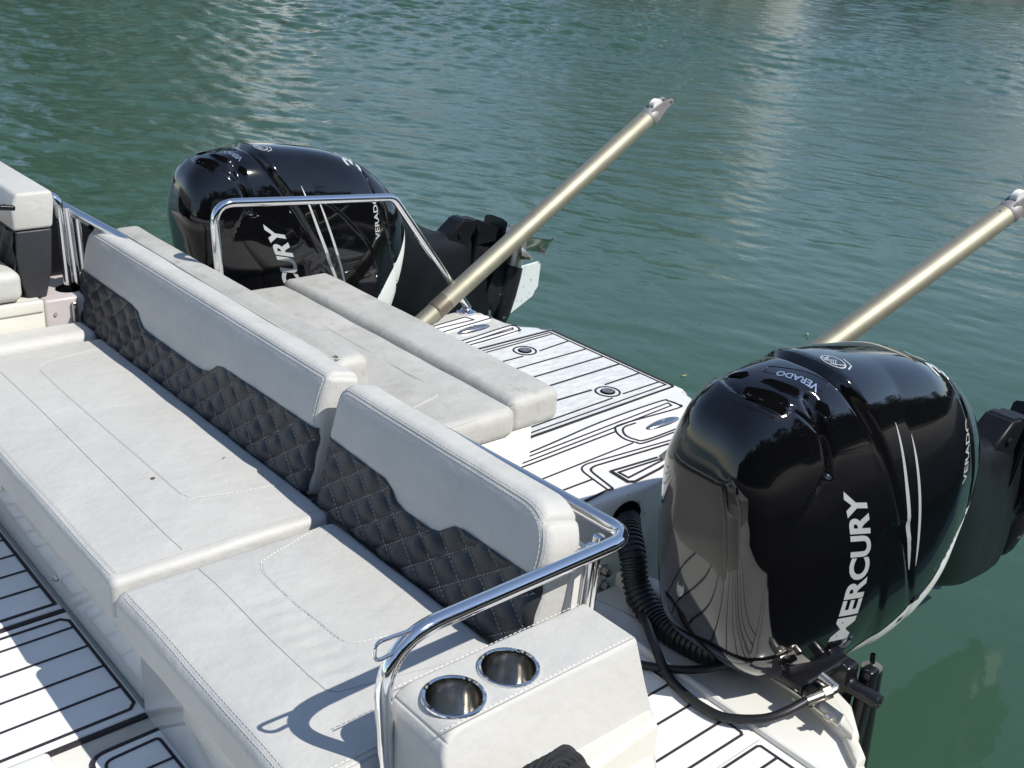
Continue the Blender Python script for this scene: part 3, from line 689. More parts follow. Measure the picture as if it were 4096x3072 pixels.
# rope
tf0=Vector((1.145,1.065,.335))
rp=empty('mooring_rope',tf0); tag(rp,'coiled black braided mooring rope on the near gunwale','rope')
mb=MB()
for (ry,rr,dy,dx) in ((.090,.088,0,0),(.080,.078,.024,.014),(.086,.092,-.026,-.010)):
    P=[(dx+rr*math.cos(t),dy+.010*math.sin(3*t),.100+ry*math.sin(t)) for t in [2*math.pi*i/120 for i in range(121)]]
    for s_ in range(4):
        Q=[Vector(p)+Vector((math.cos(i*.42+s_*1.57)*.0095,math.sin(i*.42+s_*1.57)*.0095,math.sin(i*.42+s_*1.57)*.006)) for i,p in enumerate(P)]
        mb.tube(Q,.0062,M_ROPE,8)
mb.build('rope_coil',rp)
mb=MB(); mb.prism([(-3,.62),(1.40,.62),(1.38,1.0),(1.28,1.11),(-3,1.11)],-.1,.335,M_GEL,r=.03,seg=4); bpart(mb,'gunwale')
# ------------------------------------------------------------------ port seat
pb=empty('raised_backrest',(1.32,4.35,.455)); tag(pb,'tall backrest end with light top over charcoal side, at the port coaming','backrest')
mb=MB()
prof=[(1.290,.0),(1.262,.10),(1.252,.30),(1.262,.405),(1.395,.405),(1.375,.28),(1.345,.0)]
def slab(prof,y0,y1,mat,r,name,parent,off):
    mb=MB(); bm=bmesh.new(); vs=[bm.verts.new((p[0],y0,p[1])) for p in prof]; f=bm.faces.new(vs)
    ex=bmesh.ops.extrude_face_region(bm,geom=[f])
    for v in [v for v in ex['geom'] if isinstance(v,bmesh.types.BMVert)]: v.co.y=y1
    bmesh.ops.recalc_face_normals(bm,faces=bm.faces)
    bmesh.ops.bevel(bm,geom=bm.edges[:],offset=r,segments=4,profile=.5,affect='EDGES')
    mb.bm(bm,mat,Matrix.Translation(off)); return mb.build(name,parent)
off=(-1.32,-4.35,0)
slab([(1.286,.002),(1.266,.06),(1.256,.16),(1.262,.262),(1.392,.262),(1.378,.1),(1.352,.002)],4.078,5.0,M_DARK,.008,'charcoal_side',pb,off)
slab([(1.254,.266),(1.250,.34),(1.272,.402),(1.402,.402),(1.406,.36),(1.394,.266)],4.072,5.0,M_VIN,.012,'padding',pb,off)
mb=MB(); vs=[];fs=[];n=70;m=30
for i in range(n+1):
    y=4.085+.5*i/n
    for j in range(m+1):
        z=.02+.24*j/m; a=y/.09+z/.10; b=y/.09-z/.10; d=min(abs(a-round(a)),abs(b-round(b)))*2
        vs.append((1.262-.004-.012*min(1,d)**.55-(0 if z>.1 else -.02*(1-z/.1))-1.32,y-4.35,z))
for i in range(n):
    for j in range(m): q=i*(m+1)+j; fs.append((q,q+m+1,q+m+2,q+1))
mb.add(vs,fs,M_DARK); mb.build('quilted_panel',pb)
cushion('seat_cushion',.62,1.255,4.03,4.95,.466,.582,.035,M_VIN,'raised light grey cushion on the port coaming',crown=.006)
fd=empty('flotation_bag',(1.135,4.12,.585)); tag(fd,'rounded white bag with black strap on the raised port cushion','bag')
mb=MB(); rbox(mb,(.11,.30,.235),.050,.02,M_WHITE,lambda q:Vector((q.x-.055,q.y-.08,q.z+.012*math.sin(q.y*20)))); mb.build('body',fd)
mb=MB(); mb.tube(fillet([(-.10,-.11,.12),(-.02,-.10,.17),(.06,-.095,.235),(.085,-.08,.245)],.02,5),.012,M_RUB,8,squash=.4); mb.build('strap',fd)
mb=MB(); rbox(mb,(.055,.024,.018),.006,.008,M_SATIN,None,Matrix.Translation((.06,-.11,.235))@Matrix.Rotation(.15,4,'Y')); mb.build('buckle',fd); mb=MB(); rbox(mb,(.028,.03,.022),.006,.008,M_SATIN,None,Matrix.Translation((-.03,-.12,.30))); mb.build('buckle',fd)
mb=MB(); mb.box(.022,.034,-.125,-.10,.200,.225,M_STEEL,r=.003); mb.build('buckle_clip',fd)
# ================================================================== POLES
HEADROT=90
def pole(base,tip,label):
    B=Vector(base);T=Vector(tip); L_=(T-B).length; d=(T-B).normalized()
    root=empty('awning_pole',B); tag(root,label,'pole','gold awning poles'); root.rotation_euler=(d.to_track_quat('Z','Y').to_matrix()@Matrix.Rotation(R(HEADROT),3,'Z')).to_euler()
    r=.0425
    mb=MB(); mb.lathe([(0,-.10),(r*.93,-.10),(r*.93,.085)],M_GOLD,40); mb.lathe([(r,.155),(r,L_-.15),(r*.97,L_-.148)],M_GOLD,48); mb.build('tube',root)
    mb=MB(); mb.lathe([(r*.93,.083),(r*1.0,.087),(r*1.015,.095),(r*1.015,.150),(r*1.0,.157)],M_GOLDB,48); mb.build('band',root)
    mb=MB(); z=L_-.15
    mb.lathe([(r*.97,z-.002),(r*1.0,z),(r*.98,z+.03),(r*.80,z+.055),(0,z+.056)],M_ALU,32)
    for s_ in (-1,1):
        bm=bmesh.new(); pr=[(-.036,z+.02),(.034,z+.02),(.036,z+.06),(.030,z+.11),(.014,z+.158),(.0,z+.170),(-.012,z+.160),(-.016,z+.11),(-.032,z+.055)]
        vs=[bm.verts.new((p[0],s_*.022,p[1])) for p in pr]; f=bm.faces.new(vs); ex=bmesh.ops.extrude_face_region(bm,geom=[f])
        for v in [v for v in ex['geom'] if isinstance(v,bmesh.types.BMVert)]: v.co.y=s_*.031
        bmesh.ops.recalc_face_normals(bm,faces=bm.faces); bmesh.ops.bevel(bm,geom=bm.edges[:],offset=.002,segments=2,affect='EDGES'); mb.bm(bm,M_ALU)
    tfx=Matrix.Translation((.004,-.034,z+.148))@Matrix.Rotation(R(-90),4,'X'); mb.lathe([(0,0),(.006,0),(.006,.068),(0,.068)],M_STEEL,14,tfx)
    mb.build('end_fitting',root)
    mb=MB()
    for s_ in (-.009,.009):
        tfx=Matrix.Translation((.018,s_,z+.078))@Matrix.Rotation(R(90),4,'X'); mb.lathe([(0,-.007),(.034,-.007),(.036,-.004),(.028,0),(.036,.004),(.034,.007),(0,.007)],M_WHITE,28,tfx)
    mb.build('sheave',root)
    for q in (20,110,200,290):
        mb=MB(); tfx=Matrix.Rotation(R(q),4,'Z')@Matrix.Translation((r,0,z-.03))@Matrix.Rotation(R(90),4,'Y'); mb.lathe([(0,0.002),(.0045,.001),(.005,-.001)],M_STEEL,10,tfx); mb.build('rivet',root)
    return root
pole((2.74,3.60,.252),(4.150,3.60,1.128),'gold telescopic pole crossing in front of the far outboard')
pole((2.75,2.125,.255),(4.17,1.79,1.085),'gold telescopic pole rising behind the near outboard')
# ================================================================== OUTBOARDS
EO=Vector((2.45,1.465,.0)); NS=1.12
OUT=spline([(1.985,.62,0),(2.010,.42,0),(2.045,.235,0),(2.105,.110,0),(2.26,.010,0),(2.47,-.045,0),(2.71,-.035,0),(2.90,.068,0),(2.99,.25,0),(3.03,.44,0),(2.995,.60,0),(2.89,.73,0),(2.74,.825,0),(2.52,.880,0),(2.30,.908,0),(2.13,.894,0),(2.03,.835,0),(1.99,.73,0)],20,closed=True)
CX,CZ=2.50,.45; W0=.235
def seamq(x,z): return x+.50*z
def cowl_pt(th_i,ph):
    p=OUT[th_i]; dx=p.x-CX; dz=p.y-CZ
    fr=sm(.15,-.45,dx/.5)  # front
    up=sm(0,.9,dz/.45)
    n=2.7+1.6*max(0,-dx/.5)*(1-up*.6)+.5*max(0,-dz/.45)+.9*max(0,dx/.5)
    s=abs(math.cos(ph))**(2/n); y=math.copysign(abs(math.sin(ph))**(2/n),math.sin(ph))*W0
    x=CX+dx*s; z=CZ+dz*s
    y*=1-.10*sm(2.45,1.95,x)+.02*sm(2.3,2.9,x)-.12*sm(.45,.95,z)
    # seams and steps of the cowling
    q=seamq(x,z)
    tp=sm(.55,.85,z); out=(.003+.007*tp)*sm(2.752,2.766,q)-(.003+.010*tp)*math.exp(-((q-2.742)/(.006+.004*tp))**2)
    q2=x+.30*z; out+=-.008*math.exp(-((q2-3.015)/.005)**2)
    out+=.006*sm(2.565,2.60,q2)*(1-sm(2.9,3.0,q2))*.6
    # front panel edge line
    q4=x-(2.075+4.0*y*y*sm(.5,.8,z)); out+=.009*(1-sm(-.003,.003,q4))*sm(.55,.70,z)-.004*math.exp(-((q4-.006)/.004)**2)*sm(.6,.72,z)
    for (ax,az,bx,bz,wd,dp) in ((2.185,.875,2.205,.70,.016,.016),):
        t=max(0,min(1,((x-ax)*(bx-ax)+(z-az)*(bz-az))/((bx-ax)**2+(bz-az)**2)))
        dd=math.hypot(x-ax-(bx-ax)*t,z-az-(bz-az)*t); out-=dp*math.exp(-(dd/(wd*(1.15-.6*t)))**2)*sm(.08,.12,abs(y))
    q5=x-.75*z; out-=.004*math.exp(-((q5-2.63)/.005)**2)*sm(.15,.2,abs(y))*(1-sm(.25,.4,z))
    # scalloped flute that runs down the shoulder of the hood
    nrm=Vector((dx*s/.25,y/(W0*W0)*1.0 if False else y/(W0*W0),dz*s/.2)).normalized()
    return Vector((x,y,z))+nrm*out
mbc=MB(); NT=len(OUT); NP=150; vs=[]
for i in range(NT):
    for j in range(1,NP):
        vs.append(cowl_pt(i,-math.pi/2+math.pi*j/NP))
pa=len(vs); vs.append(Vector((CX,-W0*.97,CZ))); vs.append(Vector((CX,W0*.97,CZ)))
fs=[]; m_=NP-1
for i in range(NT):
    i2=(i+1)%NT
    for j in range(m_-1): fs.append((i*m_+j,i2*m_+j,i2*m_+j+1,i*m_+j+1))
    fs.append((pa,i2*m_,i*m_)); fs.append((pa+1,i*m_+m_-1,i2*m_+m_-1))
vs=[v-Vector((EO.x,0,0)) for v in vs]
mbc.add(vs,fs,M_PAINT)
eng=empty('outboard_engine',(2.0+.45*NS,EO.y,0)); eng.scale=(NS,1,1); FX=lambda v: Vector((2.0+(v[0]-2.0)/NS,v[1],v[2]))
tag(eng,'near black outboard motor tilted up, its full white lettering in view','outboard motor','twin outboard motors')
cowl=mbc.build('cowling',eng,angle=50)
cb=BVHTree.FromPolygons([Vector(v) for v in mbc.v],mbc.f)
def proj(bm,to3,d,lift=.0009):
    for v in bm.verts:
        p=to3(v.co.x,v.co.y); h=cb.ray_cast(p-d*2,d)
        if h[0] is None:
            h=cb.find_nearest(p)
        nn=h[1] if h[1].dot(d)<0 else -h[1]
        v.co=h[0]+nn*lift
def drape(bm,to3,d,mat,name,parent,lift=.0009,maxe=.018):
    for it in range(7):
        es=[e for e in bm.edges if e.calc_length()>maxe]
        if not es: break
        bmesh.ops.subdivide_edges(bm,edges=es,cuts=1); bmesh.ops.triangulate(bm,faces=bm.faces)
    proj(bm,to3,d,lift); mb=MB(); mb.bm(bm,mat); return mb.build(name,parent,angle=60)
def polypatch(poly,to3,d,mat,name,parent,lift=.0009):
    bm=bmesh.new(); f=bm.faces.new([bm.verts.new((a,b,0)) for a,b in poly]); bmesh.ops.triangulate(bm,faces=[f]); return drape(bm,to3,d,mat,name,parent,lift)
def textpatch(txt,org,ux,uy,size,wid,to3,d,mat,name,parent,bold=.022,lift=.0011,curve=None,spacing=1.0):
    cu=bpy.data.curves.new('t','FONT'); cu.body=txt; cu.size=1; cu.offset=bold; cu.space_character=spacing; cu.resolution_u=4
    ob=bpy.data.objects.new('t',cu); COL.objects.link(ob); bpy.context.view_layer.update()
    me=bpy.data.meshes.new_from_object(ob.evaluated_get(bpy.context.evaluated_depsgraph_get())); bpy.data.objects.remove(ob)
    bm=bmesh.new(); bm.from_mesh(me); bpy.data.meshes.remove(me); bmesh.ops.triangulate(bm,faces=bm.faces)
    xs=[v.co.x for v in bm.verts]; ys=[v.co.y for v in bm.verts]; lx=max(xs)-min(xs); ly=max(ys)-min(ys); mx=min(xs); my=min(ys)
    ux=Vector(ux);uy=Vector(uy);org=Vector(org)
    for v in bm.verts:
        a=(v.co.x-mx)/lx; b=(v.co.y-my)/ly
        q=org+ux*(a*wid)+uy*(b*size)
        if curve: q+=curve(a)
        v.co=Vector((q.x,q.y,0))
    return drape(bm,to3,d,mat,name,parent,lift,.012)
SIDE=lambda x,z: Vector((x-EO.x,0,z)); DS=Vector((0,1,0))
TOP=lambda x,y: Vector((x-EO.x,y,0)); DT=Vector((0,0,-1))
tx=textpatch('MERCURY',(2.396,.150,0),(-.060,.470,0),(-.084,.024,0),1,1,SIDE,DS,M_DECAL,'lettering',cowl,bold=.035,curve=lambda a:Vector((.036*math.sin(math.pi*min(1,a*1.05)),0,0)),spacing=.98)
tx['label']='large silver brand lettering'
textpatch('VERADO',(2.812,.500,0),(.004,.185,0),(-.026,0,0),1,1,SIDE,DS,M_DECAL,'lettering',cowl,bold=.012)
textpatch('VERADO',(2.240,-.098,0),(-.040,.094,0),(-.024,-.010,0),1,1,TOP,DT,M_CHROMELET,'badge_lettering',cowl,bold=.02)
textpatch('300',(2.790,-.135,0),(0,.20,0),(-.085,0,0),1,1,TOP,DT,M_DECAL,'lettering',cowl,bold=.02)
def taper(pts,wd):
    P=spline([Vector((a,b,0)) for a,b in pts],8); n=len(P); L=[];Rr=[]
    for i,p in enumerate(P):
        t=(P[min(i+1,n-1)]-P[max(i-1,0)]).normalized(); w_=wd*min(1,math.sin(math.pi*(i+.12)/(n-.76))**.5)/2
        L.append((p.x-t.y*w_,p.y+t.x*w_)); Rr.append((p.x+t.y*w_,p.y-t.x*w_))
    return L+Rr[::-1]
polypatch(taper([(2.603,.292),(2.553,.424),(2.497,.59),(2.446,.772)],.0135),SIDE,DS,M_DECAL,'pinstripe',cowl)
polypatch(taper([(2.626,.298),(2.600,.41),(2.550,.585),(2.512,.725)],.011),SIDE,DS,M_DECAL,'pinstripe',cowl)
# emblem: ring with a waved M
def ring(cx,cy,ra,rb,r2,n=26):
    bm=bmesh.new(); o=[];i_=[]
    for k_ in range(n):
        q=2*math.pi*k_/n; o.append(bm.verts.new((cx+ra*math.cos(q),cy+rb*math.sin(q),0))); i_.append(bm.verts.new((cx+ra*r2*math.cos(q),cy+rb*r2*math.sin(q),0)))
    for k_ in range(n): bm.faces.new((o[k_],o[(k_+1)%n],i_[(k_+1)%n],i_[k_]))
    return bm
LX,LY=2.345,-.052
bm=ring(LX,LY,.028,.034,.88)
def stroke(bm,pts,wd):
    P=[Vector(p).to_3d() for p in pts]; a=[];b=[]
    for i,p in enumerate(P):
        t=(P[min(i+1,len(P)-1)]-P[max(i-1,0)]).normalized(); nn=Vector((-t.y,t.x,0))*wd/2
        a.append(bm.verts.new(p+nn)); b.append(bm.verts.new(p-nn))
    for i in range(len(P)-1): bm.faces.new((a[i],a[i+1],b[i+1],b[i]))
for k_ in range(3):
    stroke(bm,[(LX+.016-.012*k_,LY-.026+.004*k_),(LX-.010-.004*k_,LY-.014+.004*k_),(LX+.012-.010*k_,LY+.001),(LX-.010-.004*k_,LY+.012),(LX+.012-.010*k_,LY+.024)],.0035)
stroke(bm,[(LX+.01,LY-.040),(LX+.034,LY-.030),(LX+.040,LY+.0)],.004)
bmesh.ops.triangulate(bm,faces=bm.faces); drape(bm,TOP,DT,M_DECAL,'emblem',cowl)
# hood intakes: raised patches, the dark of the holes painted in black
for pl2 in ([(2.066,-.030),(2.075,-.008),(2.100,.004),(2.112,-.030),(2.134,-.092),(2.122,-.108),(2.094,-.116),(2.076,-.085)],
            [(2.136,-.004),(2.156,-.022),(2.165,-.055),(2.178,-.086),(2.168,-.096),(2.158,-.094),(2.140,-.066)],
            [(2.114,.078),(2.132,.070),(2.150,.045),(2.140,.034),(2.121,.040)],
            [(2.200,-.122),(2.211,-.120),(2.230,-.136),(2.228,-.152),(2.212,-.146)]):
    P=[(p.x,p.y) for p in fillet([(a,b,0) for a,b in pl2],.008,4,closed=True)]
    cx=sum(a for a,b in P)/len(P); cy=sum(b for a,b in P)/len(P)
    polypatch([(cx+(a-cx)*1.10,cy+(b-cy)*1.10) for a,b in P],TOP,DT,M_PAINT,'intake_rim',cowl,lift=.0022)
    polypatch(P,TOP,DT,M_BLK,'air_intake',cowl,lift=.0030)
def line_on(pts,to3,d,r,mat,name,parent,closed=False):
    P=spline([Vector((a,b,0)) for a,b in pts],6,closed); mb=MB(); Q=[]
    if closed: P.append(P[0])
    for p in P:
        q=to3(p.x,p.y); h=cb.ray_cast(q-d*2,d)
        if h[0] is not None: Q.append(h[0])
    mb.tube(Q,r,mat,6); return mb.build(name,parent)
line_on([(2.176,.008),(2.190,.022),(2.212,.018),(2.268,-.085),(2.266,-.100),(2.240,-.108),(2.228,-.100)],TOP,DT,.0016,M_PAINT,'badge_recess',cowl,True)
line_on([(2.046,-.004),(2.051,-.002),(2.060,-.05),(2.077,-.100),(2.070,-.101),(2.052,-.055)],TOP,DT,.0014,M_PAINT,'hood_latch_cover',cowl,True)
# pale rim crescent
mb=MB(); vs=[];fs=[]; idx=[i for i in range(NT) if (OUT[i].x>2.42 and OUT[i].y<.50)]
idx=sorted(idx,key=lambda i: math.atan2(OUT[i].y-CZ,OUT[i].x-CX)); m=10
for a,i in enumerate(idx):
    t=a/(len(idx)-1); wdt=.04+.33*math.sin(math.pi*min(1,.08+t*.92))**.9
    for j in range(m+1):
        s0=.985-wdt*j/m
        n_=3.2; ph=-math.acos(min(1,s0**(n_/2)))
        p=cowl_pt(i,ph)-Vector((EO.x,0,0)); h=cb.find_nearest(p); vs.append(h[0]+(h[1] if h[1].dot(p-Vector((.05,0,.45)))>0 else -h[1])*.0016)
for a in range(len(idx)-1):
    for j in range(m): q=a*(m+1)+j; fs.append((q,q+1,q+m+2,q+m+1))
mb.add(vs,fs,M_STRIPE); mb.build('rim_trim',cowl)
# small hardware on the lower side
for (x,z,s_) in ((2.70,.155,.014),(2.665,.085,.011)):
    h=cb.ray_cast(Vector((x-EO.x,-1,z)),Vector((0,1,0)))
    if h[0]:
        tf=Matrix.Translation(h[0])@h[1].to_track_quat('Z','Y').to_matrix().to_4x4()
        mb=MB(); mb.box(-s_*1.3,s_*1.3,-s_,s_,-.002,.004,M_SATIN,r=.0015,tf=tf); mb.lathe([(s_*.5,.004),(s_*.5,.007),(0,.007)],M_STEEL,12,tf); mb.build('latch',cowl)
h=cb.ray_cast(Vector((1.5-EO.x,.044,.32)),Vector((1,0,0)))
if h[0]:
    tf=Matrix.Translation(h[0])@(-Vector((1,0,0))).to_track_quat('Z','Y').to_matrix().to_4x4()@Matrix.Diagonal((1,2.1,1,1))
    mb=MB(); mb.lathe([(.012,-.002),(.012,.002),(.010,.003),(.009,.001),(0,.001)],M_ALU,20,tf); mb.build('flush_port',cowl)
# ---- midsection and gearcase
mb=MB()
# midsection loft along x: stations (x,zc,hz,hy)
st=[(2.86,.38,.345,.175),(2.95,.36,.345,.175),(3.03,.29,.33,.165),(3.12,.215,.315,.150),(3.22,.155,.300,.130),(3.32,.110,.295,.105),(3.43,.085,.295,.085),(3.52,.065,.295,.065),(3.60,.045,.275,.055)]
vs=[];fs=[];n=28
P=spline([Vector((a,b,c)) for a,b,c,d in st],4); Hy=spline([Vector((a,d,0)) for a,b,c,d in st],4)
for p,h in zip(P,Hy):
    for j in range(n):
        q=2*math.pi*j/n; c=math.copysign(abs(math.cos(q))**.75,math.cos(q)); s_=math.copysign(abs(math.sin(q))**.75,math.sin(q))
        vs.append((p.x-EO.x+.10*c*p.z/.3*-.35,h.y*s_,p.y+p.z*c))
k_=len(P)
for i in range(k_-1):
    for j in range(n): fs.append((i*n+j,i*n+(j+1)%n,(i+1)*n+(j+1)%n,(i+1)*n+j))
fs+=[tuple(range(n)),tuple((k_-1)*n+j for j in range(n))]
mb.add(vs,fs,M_LEG); mid=mb.build('midsection',eng)
TI=R(15)   # leg axis drops 15 degrees below the horizontal going aft
# gearcase frame: origin at leg/plate joint; X = down the leg, Z = aft of the upright motor (now up)
GF=Matrix.Translation((3.56-EO.x,0,.17))@Matrix.Rotation(TI,4,'Y')
def plate(prof,t,mat,name,par,x0,r=.006):
    """prof in (z,y) : plate square to the leg"""
    mb=MB(); bm=bmesh.new(); vs=[bm.verts.new((x0,b,a)) for a,b in prof]; f=bm.faces.new(vs); ex=bmesh.ops.extrude_face_region(bm,geom=[f])
    for v in [v for v in ex['geom'] if isinstance(v,bmesh.types.BMVert)]: v.co.x=x0+t
    bmesh.ops.recalc_face_normals(bm,faces=bm.faces); bmesh.ops.bevel(bm,geom=bm.edges[:],offset=min(r,t*.4),segments=2,affect='EDGES'); mb.bm(bm,mat,GF); return mb.build(name,par)
gear=MB()
# strut between plates and torpedo
def foil(x,z0,z1,h): # leading edge z0 (fwd, down) to trailing z1
    pts=[]
    for i in range(16):
        t=i/15; z=z0+(z1-z0)*t; y=h*(math.sin(math.pi*min(1,t*.9+.02))**.6)*(1-.55*t); pts.append((x,y,z))
    return pts+[(a,-b,c) for a,b,c in reversed(pts)]
S_=[foil(-.08,-.19,.19,.055),foil(.02,-.19,.17,.050),foil(.12,-.20,.10,.042),foil(.19,-.22,.06,.040),foil(.245,-.24,.05,.045)]
vs=[v for s in S_ for v in s]; n=len(S_[0]); fs=[(i*n+j,i*n+(j+1)%n,(i+1)*n+(j+1)%n,(i+1)*n+j) for i in range(len(S_)-1) for j in range(n)]
gear.add([tuple(v) for v in vs],fs+[tuple(range(n)),tuple((len(S_)-1)*n+j for j in range(n))],M_WLEG,GF)
# torpedo: axis along Z of gear frame
GT=GF@Matrix.Translation((.245,0,0))
gear.lathe([(0,-.33),(.018,-.325),(.038,-.29),(.052,-.22),(.060,-.12),(.062,-.02),(.060,.03),(.052,.032),(.050,.02),(0,.02)],M_WLEG,32,GT)
gc=gear.build('gearcase',eng)
mb=MB(); bm=bmesh.new(); pr=[(.045,-.24),(.075,-.22),(.20,-.12),(.225,-.06),(.205,.055),(.19,.075),(.05,.03),(.04,-.05)]
vs=[bm.verts.new((a,-.006,b)) for a,b in pr]; f=bm.faces.new(vs); ex=bmesh.ops.extrude_face_region(bm,geom=[f])
for v in [v for v in ex['geom'] if isinstance(v,bmesh.types.BMVert)]: v.co.y=.006
bmesh.ops.recalc_face_normals(bm,faces=bm.faces); bmesh.ops.bevel(bm,geom=bm.edges[:],offset=.004,segments=2,affect='EDGES'); mb.bm(bm,M_SKEG,GT); sk=mb.build('skeg',gc); sk['label']='chipped white skeg'
plate([(-.20,0),(-.12,.055),(0,.085),(.14,.090),(.26,.085),(.27,.04),(.27,-.04),(.26,-.085),(.14,-.090),(0,-.085),(-.12,-.055)],.014,M_LEG,'anti_ventilation_plate',eng,.055)
plate([(-.16,0),(-.10,.06),(.02,.075),(.20,.07),(.235,.03),(.235,-.03),(.20,-.07),(.02,-.075),(-.10,-.06)],.016,M_LEG,'splash_plate',eng,-.10)
mb=MB(); mb.prism([(-.14,.235),(-.10,.245),(.055,.225),(.07,.16),(-.08,.12)],-.045,.045,M_LEG,r=.0,tf=GF@Matrix.Rotation(R(90),4,'X')); mb.build('exhaust_housing',eng)
mb=MB(); tfx=GF@Matrix.Translation((-.20,-.058,.16))@Matrix.Rotation(R(90),4,'X'); mb.lathe([(0,0),(.014,0),(.012,.006),(0,.007)],M_LEG,14,tfx)
bm=bmesh.new(); pr=[(-.30,.11),(-.20,.235),(-.15,.245),(-.11,.225),(-.13,.05),(-.26,.05)]
vs=[bm.verts.new((a,-.055,b)) for a,b in pr]; f=bm.faces.new(vs); ex=bmesh.ops.extrude_face_region(bm,geom=[f])
for v in [v for v in ex['geom'] if isinstance(v,bmesh.types.BMVert)]: v.co.y=.055
bmesh.ops.recalc_face_normals(bm,faces=bm.faces); bmesh.ops.bevel(bm,geom=bm.edges[:],offset=.01,segments=3,affect='EDGES'); mb.bm(bm,M_LEG,GF); mb.build('trim_anode_bracket',eng)
# propeller
PR=empty('propeller',(0,0,0)); bpy.data.objects.remove(PR)
mb=MB(); mb.lathe([(.050,.035),(.052,.04),(.052,.13),(.047,.20),(.056,.235),(.053,.235),(.044,.20),(.044,.10),(0,.10)],M_BRONZE,36,GT); prop=mb.build('propeller',eng)
for b in range(3):
    mb=MB(); vs=[];fs=[];nu=12;nv=14; a0=R(-8+120*b)
    for i in range(nu+1):
        s=i/nu; rad=.048+.155*s
        for j in range(nv+1):
            t=j/nv-.5; wd=1.30*math.sqrt(max(0.002,1-((s-.42)/.585)**2))*(1-.28*s)
            ang=a0+t*wd*1.25; zz=.135-t*.115*(1-.2*s)+.03*s
            vs.append((rad*math.cos(ang),rad*math.sin(ang),zz))
    for i in range(nu):
        for j in range(nv): q=i*(nv+1)+j; fs.append((q,q+1,q+nv+2,q+nv+1))
    o_=len(vs); vs+=[(a*.999,b_*.999,c+.004) for a,b_,c in vs]; fs+=[tuple(o_+q for q in reversed(f)) for f in fs]
    mb.add(vs,fs,M_BRONZE,GT); mb.build('blade',prop)
# ---- mounting bracket
mb=MB()
def bw(x0,x1,y0,y1,z0,z1,r): a_=FX((x0,0,0)).x-EO.x; b_=FX((x1,0,0)).x-EO.x; mb.box(a_,b_,y0-EO.y,y1-EO.y,z0,z1,M_SATIN,r=r)
bw(2.27,2.50,1.245,1.70,.026,.062,.010); bw(2.44,2.505,1.215,1.72,-.30,.060,.014)
bw(2.497,2.545,1.175,1.215,-.45,.045,.010); bw(2.497,2.545,1.71,1.75,-.45,.045,.010); bw(2.25,2.31,1.20,1.235,.026,.075,.008)
br=mb.build('clamp_bracket',eng)
mb=MB(); tfx=Matrix.Translation(FX((2.475,1.235,-.008))-EO)@Matrix.Rotation(R(90),4,'X'); mb.lathe([(0,0),(.036,0),(.034,.012),(.024,.022),(.0215,.034),(.0215,.105),(.020,.108),(0,.108)],M_SATIN,36,tfx)
for q in range(6): mb.lathe([(0,.1085),(.0022,.1085),(.0022,.1092),(0,.1092)],M_STEEL,8,tfx@Matrix.Translation((.014*math.cos(q*1.047),.014*math.sin(q*1.047),0)))
mb.build('tilt_tube',eng)
ct=FX((2.572,1.215,.010))-EO
mb=MB(); mb.tube([ct,ct+Vector((.055,0,-.50))],.030,M_SATIN,28); mb.lathe([(.030,0),(.0285,.004),(.010,.005),(0,.005)],M_STEEL,28,Matrix.Translation(ct)); mb.build('trim_cylinder',eng)
mb=MB(); mb.tube([ct,ct+Vector((-.002,.005,.045))],.0075,M_CHR,16); mb.build('trim_rod',eng)
# far engine is a copy
far=copy_tree(eng); far.location=(2.385,4.13,.042); far.rotation_euler=(0,R(-2),0); far.scale=(.985,1,1)
pp=[o for o in bpy.data.objects if o.parent==eng and o.name=='propeller'][0]; pp.location.z-=.07
far['label']='far black outboard motor partly behind the bench, with bronze propeller raised'
# near engine rigging
mb=MB(); o_=EO
def tube_w(pts,r,mat,name,seg=14,n=6):
    mb=MB(); mb.tube([FX(p)-EO for p in spline(pts,n)],r,mat,seg); return mb.build(name,eng)
# corrugated hose
P=spline([(2.40,2.03,.150),(2.35,1.98,.155),(2.29,1.90,.13),(2.262,1.84,.05),(2.245,1.74,-.00),(2.225,1.62,.012),(2.235,1.50,.03),(2.30,1.42,.07)],40)
rad=[.036+(.0042 if (i%6)<3 else -.001) for i in range(len(P))]
mb=MB(); mb.tube([FX(p)-EO for p in P],.034,M_RUB,20,rad=rad); mb.build('corrugated_hose',eng)
mb=MB(); mb.lathe([(0,0),(.060,0),(.060,.006),(.048,.010),(.040,.020),(.034,.022)],M_BLK,36,Matrix.Translation(FX((2.405,2.046,.150))-EO)@Matrix.Rotation(R(90),4,'X'))
for q in range(4): mb.lathe([(0,.0062),(.004,.0062),(.004,.008),(0,.008)],M_STEEL,8,Matrix.Translation(FX((2.405,2.046,.150))-EO)@Matrix.Rotation(R(90),4,'X')@Matrix.Translation((.052*math.cos(q*1.57+.6),.052*math.sin(q*1.57+.6),0)))
mb.build('hose_flange',eng)
h1=tube_w([(2.222,1.196,.075),(2.148,1.216,.055),(2.096,1.249,.038),(2.044,1.318,.022),(2.031,1.383,.018),(2.035,1.452,.018),(2.055,1.53,.02),(2.12,1.64,.03),(2.20,1.75,.02),(2.27,1.85,-.02),(2.32,1.95,-.06)],.0125,M_RUB,'hydraulic_hose')
mb=MB(); mb.tube([FX(p)-EO for p in ((2.215,1.198,.074),(2.268,1.180,.084))],.0145,M_STEEL,12); mb.tube([FX(p)-EO for p in ((2.262,1.182,.083),(2.285,1.175,.087))],.0185,M_STEEL,6)
mb.tube([FX(p)-EO for p in fillet([(2.28,1.176,.086),(2.305,1.168,.09),(2.305,1.22,.10)],.01,4)],.012,M_STEEL,10); mb.build('hose_fitting',h1)
